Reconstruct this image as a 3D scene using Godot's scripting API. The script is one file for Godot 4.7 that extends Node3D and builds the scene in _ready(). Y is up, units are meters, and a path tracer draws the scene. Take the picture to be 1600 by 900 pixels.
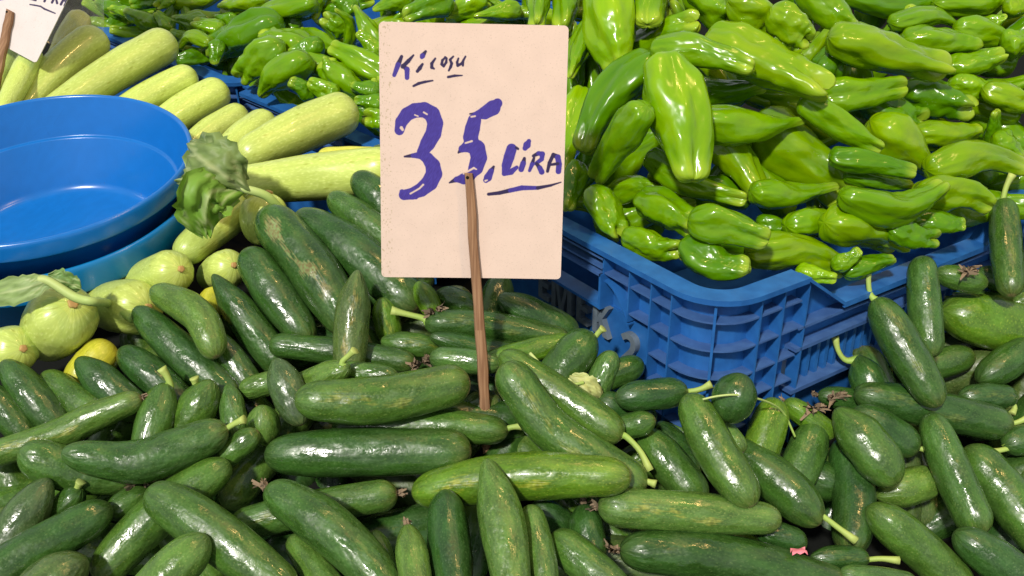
extends Node3D
# A market stall: a heap of cucumbers with a hand-written price card, pale marrows, two blue basins, two blue crates of green peppers.

var made := {}
var mats := {}
var noise := FastNoiseLite.new()
var rng := RandomNumberGenerator.new()

func _ready():
	# ---- camera
	var cam := Camera3D.new()
	cam.name = "camera"
	cam.fov = 32.0
	cam.near = 0.05
	cam.far = 60.0
	add_child(cam)
	cam.position = Vector3(0, 0.8, 0)
	cam.rotation_degrees = Vector3(-37, 0, 0)
	cam.current = true
	# ---- sky, exposure
	var env := Environment.new()
	env.background_mode = Environment.BG_SKY
	var sm := ProceduralSkyMaterial.new()
	sm.sky_top_color = Color(0.60, 0.63, 0.66)
	sm.sky_horizon_color = Color(0.80, 0.81, 0.82)
	sm.sky_curve = 0.25
	sm.ground_bottom_color = Color(0.12, 0.11, 0.10)
	sm.ground_horizon_color = Color(0.35, 0.33, 0.30)
	sm.sun_angle_max = 1.0
	var sky := Sky.new()
	sky.sky_material = sm
	env.sky = sky
	env.background_energy_multiplier = 0.85
	env.tonemap_mode = Environment.TONE_MAPPER_LINEAR
	env.tonemap_exposure = 1.55
	env.sdfgi_enabled = true
	env.ssao_enabled = true
	env.ssil_enabled = true
	var we := WorldEnvironment.new()
	we.name = "world_environment"
	we.environment = env
	add_child(we)
	# ---- sun
	var sun := DirectionalLight3D.new()
	sun.name = "sun"
	sun.light_energy = 0.85
	sun.light_color = Color(1.0, 0.975, 0.94)
	sun.light_angular_distance = 4.0
	sun.shadow_enabled = true
	add_child(sun)
	sun.position = Vector3(-0.27, 0.79, 0.52) * 3.0
	sun.look_at_from_position(sun.position, Vector3.ZERO)
	rng.seed = 11
	noise.seed = 5
	noise.noise_type = FastNoiseLite.TYPE_SIMPLEX_SMOOTH
	noise.frequency = 1.0
	noise.fractal_type = FastNoiseLite.FRACTAL_NONE
	make_materials()
	lamps()
	table()
	cloth()
	crates()
	basins()
	marrows()
	cucumbers()
	peppers()
	buried()
	price_card()
	far_card()
	leaves()

# ------------------------------------------------------------------ names, tags
func numbered(called: String) -> String:
	var n: int = made.get(called, 0)
	made[called] = n + 1
	return called if n == 0 else "%s_%03d" % [called, n]

func tag(o: Node3D, label: String, category: String, group := "") -> Node3D:
	o.set_meta("label", label)
	o.set_meta("category", category)
	if group != "":
		o.set_meta("group", group)
	return o

func thing(called: String, label: String, category: String, at: Vector3, group := "") -> Node3D:
	var o := Node3D.new()
	o.name = numbered(called)
	add_child(o, true)
	o.position = at
	return tag(o, label, category, group)

func part(called: String, mesh: Mesh, m: Material, parent: Node) -> MeshInstance3D:
	var o := MeshInstance3D.new()
	o.name = called
	o.mesh = mesh
	o.material_override = null
	if m:
		for i in mesh.get_surface_count():
			o.set_surface_override_material(i, m)
	parent.add_child(o, true)
	return o

# ------------------------------------------------------------------ textures and materials
func ring_noise(u: float, v: float, fu: float, fv: float, off := 0.0) -> float:
	# noise that closes round the body; fu across, fv along
	var a := u * TAU
	return noise.get_noise_3d(cos(a) * fu + off, sin(a) * fu + off * 0.7, v * fv + off)

func cucumber_skin(kind: int) -> Array:
	var w := 256
	var h := 512
	var col := Image.create(w, h, false, Image.FORMAT_RGB8)
	var hgt := Image.create(w, h, false, Image.FORMAT_RGB8)
	var o := 13.7 * kind
	for y in h:
		var v := float(y) / h
		for x in w:
			var u := float(x) / w
			var fine := ring_noise(u, v, 7.0, 44.0, o)
			var mid := ring_noise(u, v, 1.6, 6.0, o + 3.0)
			var stripe := ring_noise(u, v, 7.0, 1.2, o + 9.0)
			var wrinkle := ring_noise(u, v, 2.4, 13.0, o + 21.0)
			var pits := ring_noise(u, v, 11.0, 66.0, o + 40.0)
			# base tone: paler broken lines along the fruit, small pale specks
			var t := 0.92 + 0.26 * mid + 0.16 * fine + 0.14 * maxf(0.0, stripe)
			var c := Vector3(t, t, t * (0.95 - 0.1 * stripe))
			if pits > 0.46:
				c = c.lerp(Vector3(2.6, 1.7, 2.4), minf((pits - 0.46) * 2.4, 0.7))
			var rise := 0.5 + 0.24 * wrinkle + 0.05 * fine + 0.08 * pits * pits + 0.03 * stripe
			var d := absf(u - 0.5 - 0.03 * sin(v * 9.0 + o) - 0.02 * mid)
			if kind == 2 or kind == 4:
				# the pale side it lay on, cracked and yellow
				var width := (0.045 if kind == 2 else 0.05) * (0.7 + 0.7 * ring_noise(0.1, v, 1.0, 6.0, o + 5.0))
				var s := clampf((width - d + 0.035 * ring_noise(u, v, 12.0, 9.0, o + 2.0)) / 0.02, 0.0, 1.0)
				s *= smoothstep(0.10, 0.22, v) * (1.0 - smoothstep(0.62, 0.8, v))
				s *= clampf((0.9 if kind == 2 else 1.7) + 1.3 * ring_noise(u, v, 5.0, 16.0, o + 6.0), 0.0, 1.0)
				var tan_col := Vector3(5.4, 2.4, 2.3) if kind == 2 else Vector3(9.5, 2.9, 6.5)
				c = c.lerp(tan_col * (0.8 + 0.35 * fine), s * (0.42 if kind == 2 else 0.95))
				rise += s * 0.18 * ring_noise(u, v, 14.0, 14.0, o + 7.0)
			elif kind == 1:
				# rubbed scratches
				var sc := ring_noise(u + v * 0.25, v, 6.0, 9.0, o + 11.0)
				var line := clampf(1.0 - absf(sc) / 0.035, 0.0, 1.0) * clampf(ring_noise(u, v, 3.0, 4.0, o + 14.0) * 2.0 - 0.2, 0.0, 1.0)
				c = c.lerp(Vector3(4.6, 1.9, 2.8), line * 0.3)
			elif kind == 3:
				rise += 0.20 * ring_noise(u, v, 3.4, 19.0, o + 30.0)
			c = c * 0.185
			col.set_pixel(x, y, Color(clampf(c.x, 0.01, 1.0), clampf(c.y, 0.01, 1.0), clampf(c.z, 0.01, 1.0)).linear_to_srgb())
			hgt.set_pixel(x, y, Color(clampf(rise, 0, 1), clampf(0.33 + 0.22 * ring_noise(u, v, 1.3, 5.0, o + 61.0) + 0.10 * fine + 0.05 * pits, 0.16, 0.8), 0))
	return [ImageTexture.create_from_image(col), ImageTexture.create_from_image(hgt)]

func marrow_skin() -> Array:
	var w := 256
	var h := 512
	var col := Image.create(w, h, false, Image.FORMAT_RGB8)
	var hgt := Image.create(w, h, false, Image.FORMAT_RGB8)
	for y in h:
		var v := float(y) / h
		for x in w:
			var u := float(x) / w
			var mid := ring_noise(u, v, 2.4, 3.0, 3.0)
			var fine := ring_noise(u, v, 12.0, 30.0, 8.0)
			var stripe := ring_noise(u, v, 6.0, 0.8, 2.0)
			var bruise := ring_noise(u, v, 4.5, 13.0, 31.0)
			var c := Vector3(0.86, 0.86, 0.80) * (1.0 + 0.08 * mid + 0.06 * fine + 0.06 * stripe)
			if fine > 0.30:
				c = c.lerp(Vector3(1.15, 1.08, 1.5), (fine - 0.30) * 1.6)
			if bruise > 0.60:
				c = c.lerp(Vector3(0.55, 0.52, 0.25), clampf((bruise - 0.60) * 2.4 + fine * 0.3, 0, 0.75))
			var scratch := ring_noise(u + v * 0.4, v, 5.0, 7.0, 55.0)
			if absf(scratch) < 0.012 and mid > 0.12:
				c = c.lerp(Vector3(0.6, 0.5, 0.3), 0.5)
			c *= Vector3(0.92, 0.92, 0.8)
			col.set_pixel(x, y, Color(clampf(c.x, 0, 1), clampf(c.y, 0, 1), clampf(c.z, 0, 1)).linear_to_srgb())
			hgt.set_pixel(x, y, Color(0.5 + 0.05 * stripe + 0.05 * fine + 0.16 * ring_noise(u, v, 2.2, 8.0, 77.0), 0, 0))
	return [ImageTexture.create_from_image(col), ImageTexture.create_from_image(hgt)]

func pepper_skin() -> Array:
	var w := 256
	var h := 256
	var col := Image.create(w, h, false, Image.FORMAT_RGB8)
	var hgt := Image.create(w, h, false, Image.FORMAT_RGB8)
	for y in h:
		var v := float(y) / h
		for x in w:
			var u := float(x) / w
			var mid := ring_noise(u, v, 1.8, 2.5, 3.0)
			var fine := ring_noise(u, v, 10.0, 24.0, 8.0)
			var stripe := ring_noise(u, v, 5.0, 1.0, 2.0)
			var t := 0.82 + 0.09 * mid + 0.02 * fine + 0.03 * stripe
			var c := Vector3(t * (1.0 + 0.12 * mid), t, t * 0.9)
			col.set_pixel(x, y, Color(clampf(c.x, 0, 1), clampf(c.y, 0, 1), clampf(c.z, 0, 1)).linear_to_srgb())
			hgt.set_pixel(x, y, Color(0.5 + 0.2 * ring_noise(u, v, 1.7, 5.5, 12.0) + 0.07 * ring_noise(u, v, 3.4, 12.0, 19.0) + 0.006 * fine, 0, 0))
	return [ImageTexture.create_from_image(col), ImageTexture.create_from_image(hgt)]

func plain(called: String, c: Color, rough := 0.5, spec := 0.5) -> StandardMaterial3D:
	var m := StandardMaterial3D.new()
	m.resource_name = called
	m.albedo_color = c.linear_to_srgb()
	m.roughness = rough
	m.metallic_specular = spec
	mats[called] = m
	return m

func skin(called: String, tex: Array, rough: float, bump: float, coat := 0.0) -> StandardMaterial3D:
	var m := plain(called, Color(1, 1, 1), rough)
	m.vertex_color_use_as_albedo = true
	m.albedo_texture = tex[0]
	m.heightmap_enabled = true
	m.heightmap_texture = tex[1]
	m.heightmap_scale = bump
	if coat > 0.0:
		m.clearcoat_enabled = true
		m.clearcoat = coat
		m.clearcoat_roughness = 0.05
	return m

func make_materials():
	for k in 5:
		var t := cucumber_skin(k)
		var c := skin("cucumber_%d" % k, t, 1.0, 0.10, 0.12)
		c.roughness_texture = t[1]
		c.roughness_texture_channel = BaseMaterial3D.TEXTURE_CHANNEL_GREEN
	skin("marrow", marrow_skin(), 0.33, 0.07, 0.2)
	skin("pepper", pepper_skin(), 0.24, 0.18, 0.3).metallic_specular = 0.36
	var m := plain("stalk", Color(1, 1, 1), 0.6)
	m.vertex_color_use_as_albedo = true
	m = plain("leaf", Color(1, 1, 1), 0.55)
	m.vertex_color_use_as_albedo = true
	m.backlight_enabled = true
	m.backlight = Color(0.55, 0.6, 0.2)
	plain("dry_flower", Color(0.20, 0.145, 0.09), 0.95)
	plain("scar", Color(0.42, 0.27, 0.12), 0.8)
	var scuffs := Image.create(512, 512, false, Image.FORMAT_RGB8)
	scuffs.fill(Color(0.9, 0.9, 0.9))
	for k in 260:
		var p := Vector2(rng.randf() * 512, rng.randf() * 512)
		var d := Vector2.from_angle(rng.randf() * TAU)
		var len := rng.randf_range(6, 70)
		var tone := rng.randf_range(0.82, 0.97)
		for q in int(len):
			d = d.rotated(rng.randf_range(-0.06, 0.06))
			p += d
			scuffs.set_pixel(posmod(int(p.x), 512), posmod(int(p.y), 512), Color(tone, tone, tone))
	for y in 512:
		for x in 512:
			var g := noise.get_noise_3d(cos(x * TAU / 512.0) * 2.5, sin(x * TAU / 512.0) * 2.5 + cos(y * TAU / 512.0) * 2.5, sin(y * TAU / 512.0) * 2.5)
			var c := scuffs.get_pixel(x, y)
			var t := 1.0 + 0.025 * g
			scuffs.set_pixel(x, y, Color(c.r * t, c.g * t, c.b * t))
	var scuff_tex := ImageTexture.create_from_image(scuffs)
	plain("basin_blue", Color(0.005, 0.160, 0.55), 0.25)
	plain("basin_light_blue", Color(0.005, 0.19, 0.50), 0.26)
	for k in ["basin_blue", "basin_light_blue"]:
		mats[k].albedo_texture = scuff_tex
		mats[k].uv1_triplanar = true
		mats[k].uv1_scale = Vector3(5, 5, 5)
	var n := FastNoiseLite.new()
	n.seed = 9
	n.frequency = 0.02
	n.fractal_octaves = 5
	var nt := NoiseTexture2D.new()
	nt.noise = n
	nt.width = 256
	nt.height = 256
	nt.seamless = true
	var ramp := Gradient.new()
	ramp.set_color(0, Color(0.80, 0.82, 0.86))
	ramp.set_color(1, Color(1.0, 1.0, 1.0))
	nt.color_ramp = ramp
	m = plain("crate_blue", Color(0.020, 0.130, 0.39), 0.40)
	m.albedo_texture = nt
	m.uv1_triplanar = true
	m.uv1_scale = Vector3(9, 9, 9)
	var dm: StandardMaterial3D = m.duplicate()
	dm.albedo_color = Color(0.045, 0.120, 0.31).linear_to_srgb()
	dm.roughness = 0.6
	mats["crate_dusty"] = dm
	var wl: StandardMaterial3D = m.duplicate()
	wl.albedo_color = Color(0.15, 0.19, 0.22).linear_to_srgb()
	mats["worn_letter"] = wl
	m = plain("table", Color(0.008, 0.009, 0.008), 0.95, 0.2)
	plain("pink_paper", Color(0.7, 0.2, 0.25), 0.8)
	m = plain("clear_plastic", Color(0.9, 0.93, 0.9), 0.12)
	m.transparency = BaseMaterial3D.TRANSPARENCY_ALPHA
	m.albedo_color.a = 0.18

# ------------------------------------------------------------------ mesh helpers
func grid_mesh(pos: Array, cols: int, uvs: PackedVector2Array, colors: PackedColorArray, closed := true) -> ArrayMesh:
	# rows of cols+1 points; outward normals from neighbours
	var rows := pos.size() / (cols + 1)
	var c1 := cols + 1
	var nrm := PackedVector3Array()
	nrm.resize(pos.size())
	for i in rows:
		for j in c1:
			var a: Vector3 = pos[mini(i + 1, rows - 1) * c1 + j] - pos[maxi(i - 1, 0) * c1 + j]
			var jl := j - 1
			var jr := j + 1
			if closed:
				jl = cols - 1 if j == 0 else j - 1
				jr = 1 if j == cols else j + 1
			else:
				jl = maxi(jl, 0)
				jr = mini(jr, cols)
			var b: Vector3 = pos[i * c1 + jr] - pos[i * c1 + jl]
			nrm[i * c1 + j] = b.cross(a)
	if closed:
		for i in [0, rows - 1]:
			var s := Vector3.ZERO
			var k := 1 if i == 0 else rows - 2
			for j in cols:
				s += nrm[k * c1 + j].normalized()
			for j in c1:
				nrm[i * c1 + j] = s
	var idx := PackedInt32Array()
	for i in rows - 1:
		for j in cols:
			var p := i * c1 + j
			idx.append_array([p, p + c1, p + 1, p + 1, p + c1, p + c1 + 1])
	# orientation: outward is away from the ring's centre
	var mid := rows / 2
	if closed:
		var cen := Vector3.ZERO
		for j in cols:
			cen += pos[mid * c1 + j]
		cen /= cols
		if nrm[mid * c1].dot(pos[mid * c1] - cen) < 0.0:
			for i in nrm.size():
				nrm[i] = -nrm[i]
	for i in nrm.size():
		nrm[i] = nrm[i].normalized()
	var q := mid * c1
	var fn: Vector3 = (pos[q + c1] - pos[q]).cross(pos[q + 1] - pos[q])
	if fn.dot(nrm[q]) > 0.0:
		for i in range(0, idx.size(), 3):
			var s := idx[i]
			idx[i] = idx[i + 1]
			idx[i + 1] = s
	var arr := []
	arr.resize(Mesh.ARRAY_MAX)
	arr[Mesh.ARRAY_VERTEX] = PackedVector3Array(pos)
	arr[Mesh.ARRAY_NORMAL] = nrm
	if uvs.size():
		arr[Mesh.ARRAY_TEX_UV] = uvs
	if colors.size():
		arr[Mesh.ARRAY_COLOR] = colors
	arr[Mesh.ARRAY_INDEX] = idx
	var am := ArrayMesh.new()
	am.add_surface_from_arrays(Mesh.PRIMITIVE_TRIANGLES, arr)
	return am

func spline(p: Array, t: float) -> Vector3:
	var n := p.size() - 1
	if n == 1:
		return p[0].lerp(p[1], t)
	var f := clampf(t, 0, 1) * n
	var i := mini(int(f), n - 1)
	var a: Vector3 = p[i - 1] if i > 0 else p[0] * 2.0 - p[1]
	var d: Vector3 = p[i + 2] if i + 2 <= n else p[n] * 2.0 - p[n - 1]
	return (p[i] as Vector3).cubic_interpolate(p[i + 1], a, d, f - i)

func frames(p: Array, n: int) -> Array:
	# n+1 stations: [point, tangent, toward the eye side, across]
	var out := []
	var ref := Vector3(0, 0.62, 0.78)
	var up := Vector3.ZERO
	for i in n + 1:
		var t := float(i) / n
		var tan := (spline(p, minf(t + 0.02, 1.0)) - spline(p, maxf(t - 0.02, 0.0))).normalized()
		if i == 0:
			up = ref - tan * ref.dot(tan)
			if up.length() < 0.15:
				up = Vector3(1, 0, 0) - tan * tan.x
		else:
			up = up - tan * up.dot(tan)
		up = up.normalized()
		out.append([spline(p, t), tan, up, tan.cross(up)])
	return out

func shifted(p: Array, by: Vector3) -> Array:
	var q := []
	for v in p:
		q.append(v - by)
	return q

func tube(p: Array, radii: Array, c0: Color, c1: Color, seg := 7, n := 10) -> ArrayMesh:
	var fr := frames(p, n)
	var pos := []
	var colors := PackedColorArray()
	for i in n + 3:
		var k := clampi(i - 1, 0, n)
		var f: Array = fr[k]
		var rr := float(k) / n * (radii.size() - 1)
		var a := mini(int(rr), radii.size() - 2)
		var r := lerpf(radii[a], radii[a + 1], rr - a)
		if i == 0 or i == n + 2:
			r *= 0.02
		for j in seg + 1:
			var th := TAU * j / seg
			var rj := r * (1.0 + 0.12 * sin(th * 5.0))
			pos.append(f[0] + (f[2] * cos(th) + f[3] * sin(th)) * rj)
			colors.append(c0.lerp(c1, float(k) / n))
	return grid_mesh(pos, seg, PackedVector2Array(), colors)

func bx(st: SurfaceTool, c: Vector3, s: Vector3, basis := Basis()):
	var h := s * 0.5
	for ax in 3:
		for sg in [-1.0, 1.0]:
			var n := Vector3.ZERO
			n[ax] = sg
			var u := Vector3.ZERO
			u[(ax + 1) % 3] = 1.0
			var v := n.cross(u)
			var o := n * h
			var uu := u * h
			var vv := v * h
			st.set_normal(basis * n)
			var q := [o - uu - vv, o + uu - vv, o + uu + vv, o - uu + vv]
			for k in [0, 2, 1, 0, 3, 2]:
				st.set_normal(basis * n)
				st.add_vertex(c + basis * q[k])

func begin() -> SurfaceTool:
	var st := SurfaceTool.new()
	st.begin(Mesh.PRIMITIVE_TRIANGLES)
	return st

func quad(st: SurfaceTool, a: Vector3, b: Vector3, c: Vector3, d: Vector3, outward: Vector3):
	# two triangles wound clockwise as seen from the outward side
	var n := (b - a).cross(c - a)
	if n.length() < 1e-12:
		n = (c - a).cross(d - a)
	var q := [a, b, c, a, c, d]
	if n.dot(outward) > 0.0:
		q = [a, c, b, a, d, c]
		n = -n
	n = -n.normalized()
	for v in q:
		st.set_normal(n)
		st.add_vertex(v)

# ------------------------------------------------------------------ vegetables
const TONES := {"d": Color(0.118, 0.335, 0.054), "m": Color(0.198, 0.480, 0.068), "l": Color(0.300, 0.630, 0.105), "g": Color(0.230, 0.420, 0.115), "b": Color(0.310, 0.700, 0.045)}

func cucumber_mesh(p: Array, r: float, tone: Color, ta: float, tb: float, sd: float) -> ArrayMesh:
	var n := 30
	var seg := 22
	var fr := frames(p, n)
	var length := 0.0
	var at := [0.0]
	for i in n:
		length += (fr[i + 1][0] - fr[i][0]).length()
		at.append(length)
	var pos := []
	var uvs := PackedVector2Array()
	var colors := PackedColorArray()
	var stations := []
	for i in n + 1:
		stations.append(0.5 - 0.5 * cos(PI * i / n))
	var ph := sd * 2.3
	for i in n + 1:
		var s: float = stations[i]
		var fi := s * n
		var k := mini(int(fi), n - 1)
		var q := fi - k
		var c: Vector3 = fr[k][0].lerp(fr[k + 1][0], q)
		var up: Vector3 = fr[k][2].lerp(fr[k + 1][2], q).normalized()
		var ac: Vector3 = fr[k][3].lerp(fr[k + 1][3], q).normalized()
		var d: float = lerpf(at[k], at[k + 1], q)
		var e0 := r * (1.15 if ta > 0.7 else 1.5)
		var e1 := r * 1.1
		var prof := 1.0
		if d < e0:
			prof *= pow(maxf(0.0, 1.0 - pow(1.0 - d / e0, 2.3)), 0.5)
		if length - d < e1:
			prof *= pow(maxf(0.0, 1.0 - pow(1.0 - (length - d) / e1, 2.3)), 0.5)
		var body := lerpf(ta, 1.0, smoothstep(0.0, 0.42, s)) * lerpf(tb, 1.0, smoothstep(0.0, 0.42, 1.0 - s))
		body *= 1.0 + 0.035 * noise.get_noise_2d(s * 2.4, sd * 9.1)
		for j in seg + 1:
			var th := TAU * j / seg + PI
			var rr := r * prof * body
			rr *= 1.0 + 0.022 * cos(3.0 * th + ph) + 0.010 * cos(9.0 * th + ph * 2.0 + 0.8 * noise.get_noise_2d(s * 3.0, sd)) + 0.020 * noise.get_noise_3d(cos(th) * 1.6, sin(th) * 1.6 + sd * 3.0, s * 5.0)
			pos.append(c + (up * cos(th) + ac * sin(th)) * rr)
			uvs.append(Vector2(float(j) / seg, 0.03 + d / maxf(length, 0.12) * 0.94))
			var end_pale := smoothstep(0.88, 1.0, s)
			var end_dark := 1.0 - smoothstep(0.0, 0.10, s)
			var ray := 0.5 + 0.5 * cos(9.0 * th + ph)
			var col := tone * (1.3 + 0.20 * noise.get_noise_2d(s * 1.5 + sd, 3.0))
			col = col.lerp(Color(0.90, 1.0, 0.30), 0.34 * end_pale * (0.4 + 0.6 * ray) + 0.10 * ray * smoothstep(0.55, 1.0, s))
			col = col.lerp(Color(0.60, 0.85, 0.30), 0.12 * end_dark)
			if s > 0.9955:
				col = col.lerp(Color(1.0, 0.80, 0.35), 0.8)
			colors.append(col * 1.0)
	return grid_mesh(pos, seg, uvs, colors)

func add_stalk(o: Node3D, pts: Array, at: Vector3, r0 := 0.0029, called := "stem"):
	var m := tube(shifted(pts, at), [r0 * 1.7, r0 * 1.0, r0 * 0.85, r0 * 0.9, r0 * 1.35], Color(0.22, 0.38, 0.055), Color(0.36, 0.44, 0.11))
	part(called, m, mats["stalk"], o)

func add_flower(o: Node3D, tip: Vector3, dir: Vector3, size: float):
	var st := begin()
	var up := dir.cross(Vector3(0.3, 0.9, 0.2)).normalized()
	var ac := dir.cross(up)
	for k in 12:
		var a := TAU * k / 12.0 + rng.randf() * 0.8
		var out := (up * cos(a) + ac * sin(a))
		var side := dir.cross(out)
		var len := size * rng.randf_range(0.6, 1.25)
		var last := [tip + side * size * 0.12, tip - side * size * 0.12]
		for s in 3:
			var f := (s + 1) / 3.0
			var c := tip + dir * len * f * rng.randf_range(0.5, 1.1) + out * len * f * rng.randf_range(0.1, 0.7)
			var hw := size * rng.randf_range(0.14, 0.34) * (1.25 - f)
			var tw := side.rotated(dir, rng.randf_range(-0.9, 0.9))
			var nxt := [c + tw * hw, c - tw * hw]
			quad(st, last[0], last[1], nxt[1], nxt[0], out)
			last = nxt
	part("dried_flower", st.commit(), mats["dry_flower"], o)

var cuke_count := 0

func cuke(label: String, pts: Array, r: float, tone: String, streak := 0, ta := 1.0, tb := 1.0, stem := [], flower := -1, group := "cucumbers heaped on the stall"):
	cuke_count += 1
	var at: Vector3 = spline(pts, 0.5) - Vector3(0, r, 0)
	var o := thing("cucumber", label, "cucumber", at, group)
	var p := shifted(pts, at)
	var base: Color = TONES[tone]
	var j := noise.get_noise_2d(cuke_count * 7.7, 1.0)
	base = Color(base.r * (1.0 + 0.25 * j), base.g * (1.0 + 0.14 * j), base.b * (1.0 - 0.1 * j))
	var body := part("body", cucumber_mesh(p, r, base, ta, tb, cuke_count * 1.37), mats["cucumber_%d" % streak], o)
	if stem.size() > 1:
		add_stalk(o, stem, at)
	if flower >= 0:
		var t := spline(p, float(flower))
		var d := (t - spline(p, absf(flower - 0.08))).normalized()
		add_flower(o, t - d * r * 0.06, d, r * 0.62)
	return o

func marrow(label: String, pts: Array, r: float, yellow: int, scar: int, stem := []):
	cuke_count += 1
	var at: Vector3 = spline(pts, 0.5) - Vector3(0, r, 0)
	var o := thing("marrow", label, "marrow", at, "pale marrows")
	var p := shifted(pts, at)
	var tone: Color = [Color(0.55, 0.68, 0.175), Color(0.62, 0.64, 0.09), Color(0.56, 0.56, 0.05)][yellow]
	tone = tone * (1.0 + 0.12 * noise.get_noise_2d(cuke_count * 3.1, 8.0))
	var n := 30
	var seg := 30
	var fr := frames(p, n)
	var length := 0.0
	var at_d := [0.0]
	for i in n:
		length += (fr[i + 1][0] - fr[i][0]).length()
		at_d.append(length)
	var pos := []
	var uvs := PackedVector2Array()
	var colors := PackedColorArray()
	var sd := cuke_count * 2.1
	for i in n + 1:
		var s := 0.5 - 0.5 * cos(PI * i / n)
		var fi := s * n
		var k := mini(int(fi), n - 1)
		var q := fi - k
		var c: Vector3 = fr[k][0].lerp(fr[k + 1][0], q)
		var up: Vector3 = fr[k][2].lerp(fr[k + 1][2], q).normalized()
		var ac: Vector3 = fr[k][3].lerp(fr[k + 1][3], q).normalized()
		var d: float = lerpf(at_d[k], at_d[k + 1], q)
		var prof := 1.0
		var e := r * 1.05
		if d < e:
			prof *= sqrt(maxf(0.0, 1.0 - pow(1.0 - d / e, 2.4)))
		if length - d < e:
			prof *= sqrt(maxf(0.0, 1.0 - pow(1.0 - (length - d) / e, 2.4)))
		var body := lerpf(1.0, 0.78, smoothstep(0.3, 1.0, s)) * (1.0 + 0.03 * noise.get_noise_2d(s * 2.0, sd))
		for j in seg + 1:
			var th := TAU * j / seg + PI
			var nearend := 1.0 - smoothstep(0.0, r * 1.5, d)
			var rib := cos(10.0 * th + sd)
			var rr := r * prof * body * (1.0 + 0.012 * cos(5.0 * th + sd) + 0.018 * nearend * rib + 0.02 * noise.get_noise_3d(cos(th) * 1.4, sin(th) * 1.4 + sd, s * 4.0))
			pos.append(c + (up * cos(th) + ac * sin(th)) * rr)
			uvs.append(Vector2(float(j) / seg, d / maxf(length, 0.14)))
			var col := tone * (1.0 + 0.08 * noise.get_noise_2d(s * 2.0 + sd, 5.0))
			col = col.lerp(Color(0.50, 0.58, 0.08), 0.32 * nearend * smoothstep(0.2, 1.0, -rib))
			colors.append(col)
	part("body", grid_mesh(pos, seg, uvs, colors), mats["marrow"], o)
	if scar >= 0:
		var tip := spline(p, 0.0)
		var dir := (tip - spline(p, 0.06)).normalized()
		var rs := r * 0.155
		part("blossom_scar", tube([tip - dir * 0.003, tip + dir * 0.0012, tip + dir * 0.0022], [rs * 0.95, rs * 1.05, rs * 0.9, rs * 0.5], Color(0.40, 0.30, 0.08), Color(0.42, 0.24, 0.08), 14, 8), mats["stalk"], o)
	if stem.size() > 1:
		add_stalk(o, stem, at, 0.0055)
	return o

const GREENS := {"m": Color(0.136, 0.300, 0.002), "l": Color(0.190, 0.385, 0.003), "y": Color(0.162, 0.310, 0.001), "d": Color(0.082, 0.225, 0.003)}
var pep_count := 0

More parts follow.
